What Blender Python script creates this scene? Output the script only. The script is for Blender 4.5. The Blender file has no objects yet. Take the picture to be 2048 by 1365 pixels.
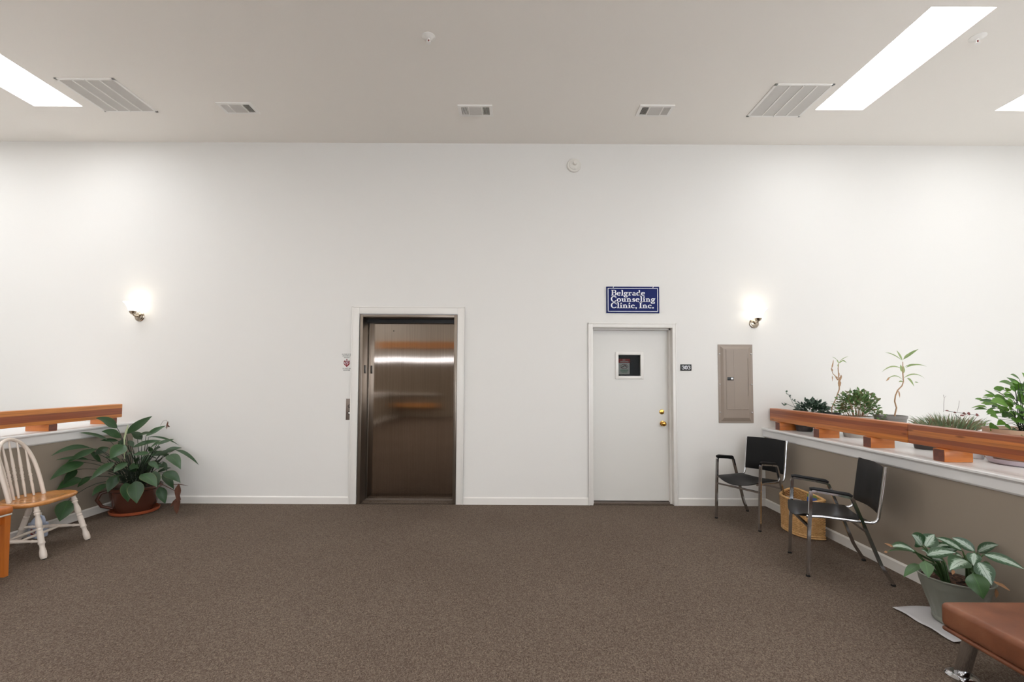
import bpy, bmesh, math, random
from mathutils import Vector, Matrix
R = math.radians
PI = math.pi
random.seed(7)
SC = bpy.context.scene
COL = SC.collection

# ------------------------------------------------------------------ camera
F_PX, PITCH, ROLL, SHIFT, CAM_H = 915.0, R(2.55), R(0.27), 34.0, 1.45
_fw = Vector((0, math.cos(PITCH), math.sin(PITCH)))
_u0 = Vector((0, -math.sin(PITCH), math.cos(PITCH)))
_r0 = Vector((1, 0, 0))
_rt = _r0*math.cos(ROLL) + _u0*math.sin(ROLL)
_up = -_r0*math.sin(ROLL) + _u0*math.cos(ROLL)
CAM_O = Vector((0, 0, CAM_H))
cd = bpy.data.cameras.new('camera')
cam = bpy.data.objects.new('camera', cd)
COL.objects.link(cam)
cd.sensor_width = 36.0
cd.lens = 36.0*F_PX/2048.0
cd.shift_y = SHIFT/2048.0
cd.clip_start = 0.05
cam.matrix_world = Matrix(((_rt.x, _up.x, -_fw.x, 0), (_rt.y, _up.y, -_fw.y, 0), (_rt.z, _up.z, -_fw.z, CAM_H), (0, 0, 0, 1)))
SC.camera = cam

# ------------------------------------------------------------------ view, world
SC.view_settings.view_transform = 'Standard'
SC.view_settings.look = 'None'
SC.view_settings.gamma = 1.0
SC.view_settings.use_curve_mapping = False
SC.view_settings.exposure = 0.0
FILL_E = 9.1          # radiance of the daylight added as fill, out of view over the landing
WELL_E = 6.9          # skylights over the two stair wells, strength tuned per side
LAMP_E = 3.8         # glowing glass shades
w = bpy.data.worlds.new('world'); SC.world = w
w.use_nodes = True
w.node_tree.nodes['Background'].inputs[0].default_value = (0.75, 0.85, 1.0, 1)
w.node_tree.nodes['Background'].inputs[1].default_value = 1.0

# ------------------------------------------------------------------ main dimensions
D = 5.324          # wall with the lift and the office door
CEIL = 4.242
PR, PL = 2.925, -4.375   # faces of the two half walls
LOW = -2.6         # floor level of the stair wells

def ray(px, py):
    return _fw + _rt*((px-1024)/F_PX) - _up*((py-682.5-SHIFT)/F_PX)
def at(px, py, Y):
    d = ray(px, py); return CAM_O + d*(Y/d.y)
def atc(px, py, Y, lo=PL+0.06, hi=PR-0.05, ymax=D-0.03):
    Y = min(Y, ymax)
    d = ray(px, py)
    if d.x < 0 and d.x*(Y/d.y) < lo: Y = lo/d.x*d.y
    if d.x > 0 and d.x*(Y/d.y) > hi: Y = hi/d.x*d.y
    return CAM_O + d*(Y/d.y)

# ------------------------------------------------------------------ materials
def lin(c):
    c = c/255.0
    return c/12.92 if c <= 0.04045 else ((c+0.055)/1.055)**2.4
def S(r, g, b): return (lin(r), lin(g), lin(b), 1.0)
def newmat(name):
    m = bpy.data.materials.new(name); m.use_nodes = True
    nt = m.node_tree; return m, nt, nt.nodes['Principled BSDF']
def pbsdf(name, col, rough=0.5, metal=0.0, spec=0.5, coat=0.0, trans=0.0, ior=1.45, emit=None, es=0.0, bump=None):
    m, nt, b = newmat(name)
    b.inputs['Base Color'].default_value = col
    b.inputs['Roughness'].default_value = rough
    b.inputs['Metallic'].default_value = metal
    b.inputs['Specular IOR Level'].default_value = spec
    b.inputs['Coat Weight'].default_value = coat
    b.inputs['Transmission Weight'].default_value = trans
    b.inputs['IOR'].default_value = ior
    if emit:
        b.inputs['Emission Color'].default_value = emit
        b.inputs['Emission Strength'].default_value = es
    if bump:
        sc, st, dist = bump
        tc = nt.nodes.new('ShaderNodeTexCoord'); n = nt.nodes.new('ShaderNodeTexNoise')
        n.inputs['Scale'].default_value = sc; n.inputs['Detail'].default_value = 3
        bp = nt.nodes.new('ShaderNodeBump'); bp.inputs['Strength'].default_value = st; bp.inputs['Distance'].default_value = dist
        nt.links.new(tc.outputs['Object'], n.inputs['Vector']); nt.links.new(n.outputs['Fac'], bp.inputs['Height'])
        nt.links.new(bp.outputs['Normal'], b.inputs['Normal'])
    return m
def ramp(nt, stops, interp='LINEAR'):
    r = nt.nodes.new('ShaderNodeValToRGB'); cr = r.color_ramp; cr.interpolation = interp
    while len(cr.elements) < len(stops): cr.elements.new(0.5)
    for e, (p, c) in zip(cr.elements, stops): e.position = p; e.color = c
    return r
def mapping(nt, scale, src='Object', rot=(0, 0, 0)):
    tc = nt.nodes.new('ShaderNodeTexCoord'); mp = nt.nodes.new('ShaderNodeMapping')
    mp.inputs['Scale'].default_value = scale; mp.inputs['Rotation'].default_value = rot
    nt.links.new(tc.outputs[src], mp.inputs['Vector']); return mp
def noise(nt, vec, scale, detail=3, rough=0.5):
    n = nt.nodes.new('ShaderNodeTexNoise'); n.inputs['Scale'].default_value = scale
    n.inputs['Detail'].default_value = detail; n.inputs['Roughness'].default_value = rough
    nt.links.new(vec, n.inputs['Vector']); return n
def mixc(nt, fac, a, b, mode='MIX'):
    mx = nt.nodes.new('ShaderNodeMix'); mx.data_type = 'RGBA'; mx.blend_type = mode
    for i, v in ((0, fac), (6, a), (7, b)):
        if hasattr(v, 'links'): nt.links.new(v, mx.inputs[i])
        else: mx.inputs[i].default_value = v
    return mx.outputs[2]

M = {}
M['wall'] = pbsdf('wall_paint', S(229, 226, 221), 0.62, bump=(90, 0.06, 0.004))
M['ceil'] = pbsdf('ceiling_paint', S(251, 246, 239), 0.75, bump=(70, 0.10, 0.004))
M['taupe'] = pbsdf('taupe_wall_paint', S(156, 144, 130), 0.5, bump=(90, 0.06, 0.004))
M['trim'] = pbsdf('white_trim_enamel', S(230, 226, 220), 0.32)
M['doorpaint'] = pbsdf('white_door_paint', S(220, 217, 211), 0.38, bump=(40, 0.03, 0.003))
M['sill'] = pbsdf('white_shelf_paint', S(236, 235, 234), 0.35)
M['plaswhite'] = pbsdf('white_plastic', S(226, 222, 214), 0.4)
M['grille'] = pbsdf('white_painted_metal', S(250, 247, 242), 0.4)
M['louvre'] = pbsdf('louvre_painted_metal', S(230, 226, 220), 0.5)
M['duct'] = pbsdf('dark_duct', S(70, 66, 60), 0.7)
M['filter'] = pbsdf('filter_grey', S(150, 146, 140), 0.8)
M['black'] = pbsdf('black_plastic', S(22, 22, 23), 0.35)
M['rubber'] = pbsdf('black_rubber', S(18, 18, 18), 0.8)
M['chrome'] = pbsdf('chrome', S(200, 200, 202), 0.12, metal=1.0)
M['nickel'] = pbsdf('polished_nickel', S(176, 164, 148), 0.18, metal=1.0)
M['brass'] = pbsdf('brass', S(206, 160, 84), 0.22, metal=1.0)
M['steelframe'] = pbsdf('steel_door_frame', S(128, 118, 108), 0.34, metal=0.9)
M['plate'] = pbsdf('bronze_steel_plate', S(132, 120, 112), 0.42, metal=0.7)
M['vinyl'] = pbsdf('black_vinyl', S(17, 17, 18), 0.42, spec=0.28, bump=(220, 0.12, 0.002))
M['bluesign'] = pbsdf('blue_sign_enamel', S(17, 30, 92), 0.5, spec=0.2)
M['white'] = pbsdf('white_lettering', S(240, 240, 244), 0.5)
M['blackink'] = pbsdf('black_lettering', S(18, 18, 20), 0.6)
M['redink'] = pbsdf('dark_red_ink', S(132, 22, 30), 0.6)
M['redsign'] = pbsdf('red_print', S(176, 40, 36), 0.5)
M['greenink'] = pbsdf('green_print', S(70, 140, 110), 0.6)
M['paper'] = pbsdf('paper_white', S(214, 214, 210), 0.7)
M['pan'] = pbsdf('panel_grey_beige', S(150, 136, 124), 0.4)
M['jamb'] = pbsdf('grey_white_jamb', S(222, 218, 211), 0.4)
M['screw'] = pbsdf('zinc_screw', S(205, 205, 205), 0.3, metal=1.0)
M['whitewood'] = pbsdf('white_painted_wood', S(226, 214, 202), 0.36, bump=(60, 0.05, 0.002))
M['terracotta'] = pbsdf('terracotta_saucer', S(166, 84, 52), 0.5)
M['brownpot'] = pbsdf('brown_glazed_pot', S(84, 48, 36), 0.26, coat=0.3)
M['greypot'] = pbsdf('grey_green_plastic_pot', S(132, 134, 124), 0.42)
M['darkpot'] = pbsdf('charcoal_plastic_pot', S(78, 74, 74), 0.5)
M['midpot'] = pbsdf('grey_plastic_pot', S(140, 136, 132), 0.5)
M['palepot'] = pbsdf('pale_grey_pot', S(196, 192, 186), 0.5)
M['whitepot'] = pbsdf('white_pot', S(224, 224, 228), 0.4)
M['beigepot'] = pbsdf('beige_clay_pot', S(190, 160, 136), 0.6)
M['saucerclr'] = pbsdf('lilac_white_saucer', S(206, 196, 206), 0.3)
M['lampglass'] = pbsdf('lit_opal_glass', S(255, 250, 240), 0.3, emit=(1.0, 0.93, 0.82, 1), es=LAMP_E)
M['daylight'] = pbsdf('skylight_diffuser', S(255, 255, 255), 0.6, emit=(1.0, 0.965, 0.915, 1), es=FILL_E)  # glow of the unseen ceiling panels added over the landing
M['daylight_well'] = pbsdf('cloudy_skylight_diffuser', S(255, 255, 255), 0.6, emit=(0.955, 0.985, 1.02, 1), es=WELL_E)
M['daylight_left'] = pbsdf('clear_skylight_diffuser', S(255, 255, 255), 0.6, emit=(0.955, 0.985, 1.02, 1), es=WELL_E*1.6)  # left skylights set stronger to brighten the left wall
M['bigwin'] = pbsdf('bright_window_glass', S(220, 230, 250), 0.3, emit=(0.9, 0.95, 1.0, 1), es=6.0)  # glow of the windows added behind the viewer as fill
M['winlight'] = pbsdf('daylit_window_glass', S(220, 230, 250), 0.3, emit=(0.82, 0.88, 1.0, 1), es=5.0)
M['jug'] = pbsdf('translucent_blue_plastic', S(206, 216, 236), 0.3, trans=0.3, ior=1.2)
M['sheet'] = pbsdf('white_plastic_sheet', S(206, 204, 206), 0.35)
M['chip'] = pbsdf('bark_chip_brown', S(84, 60, 46), 0.85)
M['tipbrown'] = pbsdf('dry_leaf_brown', S(150, 112, 80), 0.8)
M['deadleaf'] = pbsdf('withered_leaf', S(92, 56, 40), 0.75, bump=(80, 0.6, 0.01))
M['drystem'] = pbsdf('dry_stalk', S(176, 142, 110), 0.7)
M['twig'] = pbsdf('grey_twig', S(170, 160, 158), 0.7)
M['darkstem'] = pbsdf('dark_green_stem', S(34, 46, 30), 0.5)
M['greenstem'] = pbsdf('green_stem', S(62, 90, 50), 0.5)
M['spathe'] = pbsdf('pale_green_spathe', S(190, 200, 160), 0.5)
M['redleaf'] = pbsdf('dark_red_leaf', S(120, 70, 66), 0.6)
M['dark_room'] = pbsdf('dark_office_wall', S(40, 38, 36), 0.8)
M['magyellow'] = pbsdf('magazine_cover_green', S(120, 128, 60), 0.4)
M['magblue'] = pbsdf('magazine_cover_blue', S(60, 84, 150), 0.4)
M['magred'] = pbsdf('magazine_cover_red', S(190, 90, 70), 0.4)
M['magpale'] = pbsdf('magazine_cover_pale', S(196, 186, 176), 0.4)

def mk_carpet():
    m, nt, b = newmat('carpet_loop_pile')
    mp = mapping(nt, (1, 1, 1))
    v = nt.nodes.new('ShaderNodeTexVoronoi'); v.inputs['Scale'].default_value = 190
    nt.links.new(mp.outputs[0], v.inputs['Vector'])
    r1 = ramp(nt, [(0.0, S(74, 62, 55)), (0.3, S(96, 83, 74)), (0.62, S(114, 101, 90)), (0.86, S(127, 115, 102)), (1.0, S(140, 120, 104))])
    nt.links.new(v.outputs['Color'], r1.inputs['Fac'])
    mp2 = mapping(nt, (1.6, 0.5, 1)); n2 = noise(nt, mp2.outputs[0], 90, 2)
    mp3 = mapping(nt, (1, 1, 1)); n3 = noise(nt, mp3.outputs[0], 0.9, 4)
    r2 = ramp(nt, [(0.3, (0.86, 0.86, 0.86, 1)), (0.7, (1.12, 1.12, 1.12, 1))]); nt.links.new(n2.outputs['Fac'], r2.inputs['Fac'])
    r3 = ramp(nt, [(0.3, (0.92, 0.90, 0.89, 1)), (0.7, (1.05, 1.05, 1.05, 1))]); nt.links.new(n3.outputs['Fac'], r3.inputs['Fac'])
    c = mixc(nt, 1.0, r1.outputs['Color'], r2.outputs['Color'], 'MULTIPLY')
    c = mixc(nt, 1.0, c, r3.outputs['Color'], 'MULTIPLY')
    nt.links.new(c, b.inputs['Base Color'])
    b.inputs['Roughness'].default_value = 0.95; b.inputs['Specular IOR Level'].default_value = 0.1
    bp = nt.nodes.new('ShaderNodeBump'); bp.inputs['Strength'].default_value = 0.5; bp.inputs['Distance'].default_value = 0.004
    nt.links.new(v.outputs['Distance'], bp.inputs['Height']); bp.invert = True
    nt.links.new(bp.outputs['Normal'], b.inputs['Normal'])
    return m
M['carpet'] = mk_carpet()

def mk_boards(name, stops):
    """laminated rail: glued boards stacked in height (z of the object), grain along y"""
    m, nt, b = newmat(name)
    tc = nt.nodes.new('ShaderNodeTexCoord'); sep = nt.nodes.new('ShaderNodeSeparateXYZ')
    nt.links.new(tc.outputs['Object'], sep.inputs[0])
    mul = nt.nodes.new('ShaderNodeMath'); mul.operation = 'DIVIDE'; mul.inputs[1].default_value = 0.14
    nt.links.new(sep.outputs['Z'], mul.inputs[0])
    mpw = mapping(nt, (0.0, 2.0, 0.0)); nw = noise(nt, mpw.outputs[0], 1.0, 2)
    ad = nt.nodes.new('ShaderNodeMath'); ad.operation = 'MULTIPLY_ADD'; ad.inputs[1].default_value = 0.03
    nt.links.new(nw.outputs['Fac'], ad.inputs[0]); nt.links.new(mul.outputs[0], ad.inputs[2])
    r = ramp(nt, stops, 'CONSTANT'); nt.links.new(ad.outputs[0], r.inputs['Fac'])
    mp = mapping(nt, (30, 1.3, 75)); n = noise(nt, mp.outputs[0], 1.0, 5, 0.6)
    rg = ramp(nt, [(0.3, (0.68, 0.62, 0.58, 1)), (0.65, (1.12, 1.12, 1.12, 1))]); nt.links.new(n.outputs['Fac'], rg.inputs['Fac'])
    c = mixc(nt, 1.0, r.outputs['Color'], rg.outputs['Color'], 'MULTIPLY')
    mpk = mapping(nt, (9, 3.2, 14)); k = nt.nodes.new('ShaderNodeTexVoronoi'); k.inputs['Scale'].default_value = 1.0
    nt.links.new(mpk.outputs[0], k.inputs['Vector'])
    rk = ramp(nt, [(0.06, (0.35, 0.25, 0.2, 1)), (0.14, (1, 1, 1, 1))]); nt.links.new(k.outputs['Distance'], rk.inputs['Fac'])
    c = mixc(nt, 0.8, c, rk.outputs['Color'], 'MULTIPLY')
    nt.links.new(c, b.inputs['Base Color'])
    b.inputs['Roughness'].default_value = 0.38; b.inputs['Coat Weight'].default_value = 0.15
    return m
CO, CD, CM = S(212, 130, 58), S(156, 82, 46), S(182, 102, 52)
M['rail_far'] = mk_boards('cedar_boards_far', [(0.0, CO), (0.33, CM), (0.62, CD), (0.86, S(190, 112, 64))])
M['rail_near'] = mk_boards('cedar_boards_near', [(0.0, S(190, 106, 52)), (0.24, CD), (0.47, S(208, 126, 58)), (0.76, S(166, 90, 50))])
M['rail_left'] = mk_boards('cedar_boards_left', [(0.0, S(218, 138, 66)), (0.26, S(160, 84, 46)), (0.74, S(218, 140, 70))])

def mk_wood(name, c0, c1, axis=(1.5, 24, 24), rough=0.35, coat=0.2, sc=1.0):
    m, nt, b = newmat(name)
    mp = mapping(nt, axis); n = noise(nt, mp.outputs[0], sc, 5, 0.6)
    r = ramp(nt, [(0.3, c0), (0.7, c1)]); nt.links.new(n.outputs['Fac'], r.inputs['Fac'])
    nt.links.new(r.outputs['Color'], b.inputs['Base Color'])
    b.inputs['Roughness'].default_value = rough; b.inputs['Coat Weight'].default_value = coat; b.inputs['Coat Roughness'].default_value = 0.15
    return m
M['block'] = mk_wood('cedar_block', S(176, 96, 42), S(222, 140, 70), (2, 18, 30))
M['wicker_core'] = pbsdf('brown_wicker_core', S(120, 78, 44), 0.7)  # shell coloured darker than the strands, standing in for shade between them
M['palecedar'] = mk_wood('pale_cedar_board', S(222, 150, 90), S(244, 184, 122), (1.5, 20, 20))
M['endgrain'] = mk_wood('cedar_end_grain', S(84, 42, 34), S(120, 64, 46), (20, 20, 20))
M['oak'] = mk_wood('honey_oak_seat', S(190, 120, 58), S(222, 158, 92), (26, 2.0, 26), 0.22, 0.5)
M['tanwood'] = mk_wood('orange_varnished_wood', S(176, 92, 30), S(206, 122, 52), (24, 24, 1.6), 0.3, 0.3)
M['wicker'] = mk_wood('golden_wicker', S(196, 146, 88), S(232, 188, 130), (40, 40, 40), 0.45, 0.1)

def mk_steel():
    m, nt, b = newmat('brushed_stainless_steel')
    mp = mapping(nt, (260, 1, 1.5)); n = noise(nt, mp.outputs[0], 1.0, 3)
    r = ramp(nt, [(0.3, S(146, 134, 123)), (0.7, S(162, 150, 139))]); nt.links.new(n.outputs['Fac'], r.inputs['Fac'])
    nt.links.new(r.outputs['Color'], b.inputs['Base Color'])
    b.inputs['Metallic'].default_value = 1.0; b.inputs['Roughness'].default_value = 0.05
    mp2 = mapping(nt, (2.0, 1, 1.4)); n2 = noise(nt, mp2.outputs[0], 1.0, 1)
    bp = nt.nodes.new('ShaderNodeBump'); bp.inputs['Strength'].default_value = 0.035; bp.inputs['Distance'].default_value = 0.02
    nt.links.new(n2.outputs['Fac'], bp.inputs['Height'])
    bp2 = nt.nodes.new('ShaderNodeBump'); bp2.inputs['Strength'].default_value = 0.10; bp2.inputs['Distance'].default_value = 0.001
    nt.links.new(n.outputs['Fac'], bp2.inputs['Height']); nt.links.new(bp.outputs['Normal'], bp2.inputs['Normal'])
    nt.links.new(bp2.outputs['Normal'], b.inputs['Normal'])
    return m
M['steel'] = mk_steel()

def mk_leather():
    m, nt, b = newmat('cognac_leather')
    mp = mapping(nt, (1, 1, 1)); n = noise(nt, mp.outputs[0], 7, 5)
    r = ramp(nt, [(0.3, S(104, 60, 40)), (0.55, S(126, 76, 52)), (0.75, S(142, 92, 66))]); nt.links.new(n.outputs['Fac'], r.inputs['Fac'])
    nt.links.new(r.outputs['Color'], b.inputs['Base Color'])
    b.inputs['Roughness'].default_value = 0.36
    n2 = noise(nt, mp.outputs[0], 160, 3); bp = nt.nodes.new('ShaderNodeBump'); bp.inputs['Strength'].default_value = 0.12; bp.inputs['Distance'].default_value = 0.002
    nt.links.new(n2.outputs['Fac'], bp.inputs['Height']); nt.links.new(bp.outputs['Normal'], b.inputs['Normal'])
    return m
M['leather'] = mk_leather()

def mk_leaf(name, cols, rough=0.35, veins=True, trans=0.0, edge=None):
    m, nt, b = newmat(name)
    g = nt.nodes.new('ShaderNodeNewGeometry')
    r = ramp(nt, [(i/max(1, len(cols)-1), c) for i, c in enumerate(cols)]); nt.links.new(g.outputs['Random Per Island'], r.inputs['Fac'])
    c = r.outputs['Color']
    if veins:
        tc = nt.nodes.new('ShaderNodeTexCoord'); sep = nt.nodes.new('ShaderNodeSeparateXYZ'); nt.links.new(tc.outputs['UV'], sep.inputs[0])
        a = nt.nodes.new('ShaderNodeMath'); a.operation = 'SUBTRACT'; a.inputs[1].default_value = 0.5; nt.links.new(sep.outputs['Y'], a.inputs[0])
        ab = nt.nodes.new('ShaderNodeMath'); ab.operation = 'ABSOLUTE'; nt.links.new(a.outputs[0], ab.inputs[0])
        mid = ramp(nt, [(0.0, (1.45, 1.45, 1.3, 1)), (0.05, (1, 1, 1, 1))]); nt.links.new(ab.outputs[0], mid.inputs['Fac'])
        s = nt.nodes.new('ShaderNodeMath'); s.operation = 'SUBTRACT'; nt.links.new(sep.outputs['X'], s.inputs[0]); nt.links.new(ab.outputs[0], s.inputs[1])
        sn = nt.nodes.new('ShaderNodeMath'); sn.operation = 'MULTIPLY'; sn.inputs[1].default_value = 75; nt.links.new(s.outputs[0], sn.inputs[0])
        si = nt.nodes.new('ShaderNodeMath'); si.operation = 'SINE'; nt.links.new(sn.outputs[0], si.inputs[0])
        rv = ramp(nt, [(0.0, (0.86, 0.86, 0.86, 1)), (1.0, (1.08, 1.08, 1.08, 1))])
        h = nt.nodes.new('ShaderNodeMath'); h.operation = 'MULTIPLY_ADD'; h.inputs[1].default_value = 0.5; h.inputs[2].default_value = 0.5
        nt.links.new(si.outputs[0], h.inputs[0]); nt.links.new(h.outputs[0], rv.inputs['Fac'])
        c = mixc(nt, 1.0, c, mid.outputs['Color'], 'MULTIPLY'); c = mixc(nt, 1.0, c, rv.outputs['Color'], 'MULTIPLY')
        if edge:
            er = ramp(nt, [(0.455, (0, 0, 0, 1)), (0.49, (1, 1, 1, 1))]); nt.links.new(ab.outputs[0], er.inputs['Fac'])
            c = mixc(nt, er.outputs['Color'], c, edge)
    nt.links.new(c, b.inputs['Base Color'])
    b.inputs['Roughness'].default_value = rough
    b.inputs['Subsurface Weight'].default_value = 0.0
    if trans > 0:
        out = nt.nodes['Material Output']; tr = nt.nodes.new('ShaderNodeBsdfTranslucent'); mx = nt.nodes.new('ShaderNodeMixShader')
        mx.inputs[0].default_value = trans; nt.links.new(c, tr.inputs['Color'])
        nt.links.new(b.outputs[0], mx.inputs[1]); nt.links.new(tr.outputs[0], mx.inputs[2]); nt.links.new(mx.outputs[0], out.inputs['Surface'])
    return m
M['lily'] = mk_leaf('peace_lily_leaf', [S(34, 58, 30), S(42, 72, 38), S(50, 84, 46), S(36, 64, 34)], 0.40, True, 0.12, S(96, 104, 60))
M['ivy'] = mk_leaf('dark_small_leaf', [S(40, 56, 48), S(62, 84, 70), S(52, 78, 56), S(80, 100, 84)], 0.35, False, 0.15)
M['bush'] = mk_leaf('mid_green_small_leaf', [S(60, 92, 46), S(96, 130, 74), S(120, 104, 74), S(124, 156, 96), S(70, 108, 54)], 0.45, False, 0.3)
M['grass'] = mk_leaf('grey_green_blade', [S(80, 108, 70), S(128, 148, 108), S(132, 100, 76), S(104, 134, 96), S(146, 124, 96)], 0.5, False, 0.25)
M['bright'] = mk_leaf('fresh_green_leaf', [S(76, 118, 44), S(104, 150, 54), S(66, 100, 52), S(122, 166, 66)], 0.4, True, 0.35)
M['palm'] = mk_leaf('pale_green_strap_leaf', [S(120, 142, 84), S(160, 176, 120), S(140, 158, 104)], 0.5, False, 0.3)
def mk_agl():
    m, nt, b = newmat('silver_variegated_leaf')
    tc = nt.nodes.new('ShaderNodeTexCoord'); sep = nt.nodes.new('ShaderNodeSeparateXYZ'); nt.links.new(tc.outputs['UV'], sep.inputs[0])
    a = nt.nodes.new('ShaderNodeMath'); a.operation = 'SUBTRACT'; a.inputs[1].default_value = 0.5; nt.links.new(sep.outputs['Y'], a.inputs[0])
    ab = nt.nodes.new('ShaderNodeMath'); ab.operation = 'ABSOLUTE'; nt.links.new(a.outputs[0], ab.inputs[0])
    s = nt.nodes.new('ShaderNodeMath'); s.operation = 'MULTIPLY_ADD'; s.inputs[1].default_value = -0.9; nt.links.new(ab.outputs[0], s.inputs[0]); nt.links.new(sep.outputs['X'], s.inputs[2])
    cmb = nt.nodes.new('ShaderNodeCombineXYZ'); nt.links.new(s.outputs[0], cmb.inputs[0]); nt.links.new(ab.outputs[0], cmb.inputs[1])
    mp = nt.nodes.new('ShaderNodeMapping'); mp.inputs['Scale'].default_value = (24, 5, 1); nt.links.new(cmb.outputs[0], mp.inputs[0])
    n = noise(nt, mp.outputs[0], 1.0, 2)
    m1 = nt.nodes.new('ShaderNodeMath'); m1.operation = 'MULTIPLY_ADD'; m1.inputs[1].default_value = 0.55; nt.links.new(n.outputs['Fac'], m1.inputs[0]); nt.links.new(ab.outputs[0], m1.inputs[2])
    r = ramp(nt, [(0.42, S(166, 182, 168)), (0.47, S(112, 138, 114)), (0.52, S(44, 74, 46))]); nt.links.new(m1.outputs[0], r.inputs['Fac'])
    mid = ramp(nt, [(0.0, S(60, 94, 62)), (0.018, (1, 1, 1, 1))]); nt.links.new(ab.outputs[0], mid.inputs['Fac'])
    c = mixc(nt, 1.0, r.outputs['Color'], mid.outputs['Color'], 'MULTIPLY')
    nt.links.new(c, b.inputs['Base Color']); b.inputs['Roughness'].default_value = 0.36
    return m
M['agl'] = mk_agl()
M['aglgreen'] = mk_leaf('aglaonema_green_leaf', [S(50, 78, 42), S(64, 96, 54)], 0.38, True)
def mk_soil():
    m, nt, b = newmat('potting_soil')
    mp = mapping(nt, (1, 1, 1)); v = nt.nodes.new('ShaderNodeTexVoronoi'); v.inputs['Scale'].default_value = 55; nt.links.new(mp.outputs[0], v.inputs['Vector'])
    r = ramp(nt, [(0.0, S(26, 18, 14)), (0.5, S(58, 38, 28)), (0.8, S(96, 62, 44)), (1.0, S(140, 110, 86))]); nt.links.new(v.outputs['Color'], r.inputs['Fac'])
    nt.links.new(r.outputs['Color'], b.inputs['Base Color']); b.inputs['Roughness'].default_value = 0.9
    bp = nt.nodes.new('ShaderNodeBump'); bp.inputs['Strength'].default_value = 1.0; bp.inputs['Distance'].default_value = 0.02
    nt.links.new(v.outputs['Distance'], bp.inputs['Height']); nt.links.new(bp.outputs['Normal'], b.inputs['Normal'])
    return m
M['soil'] = mk_soil()
def mk_glass():
    m, nt, b = newmat('wired_window_glass')
    b.inputs['Base Color'].default_value = (0.55, 0.56, 0.55, 1); b.inputs['Roughness'].default_value = 0.03
    b.inputs['Transmission Weight'].default_value = 1.0; b.inputs['IOR'].default_value = 1.1
    return m
M['glass'] = mk_glass()

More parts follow.
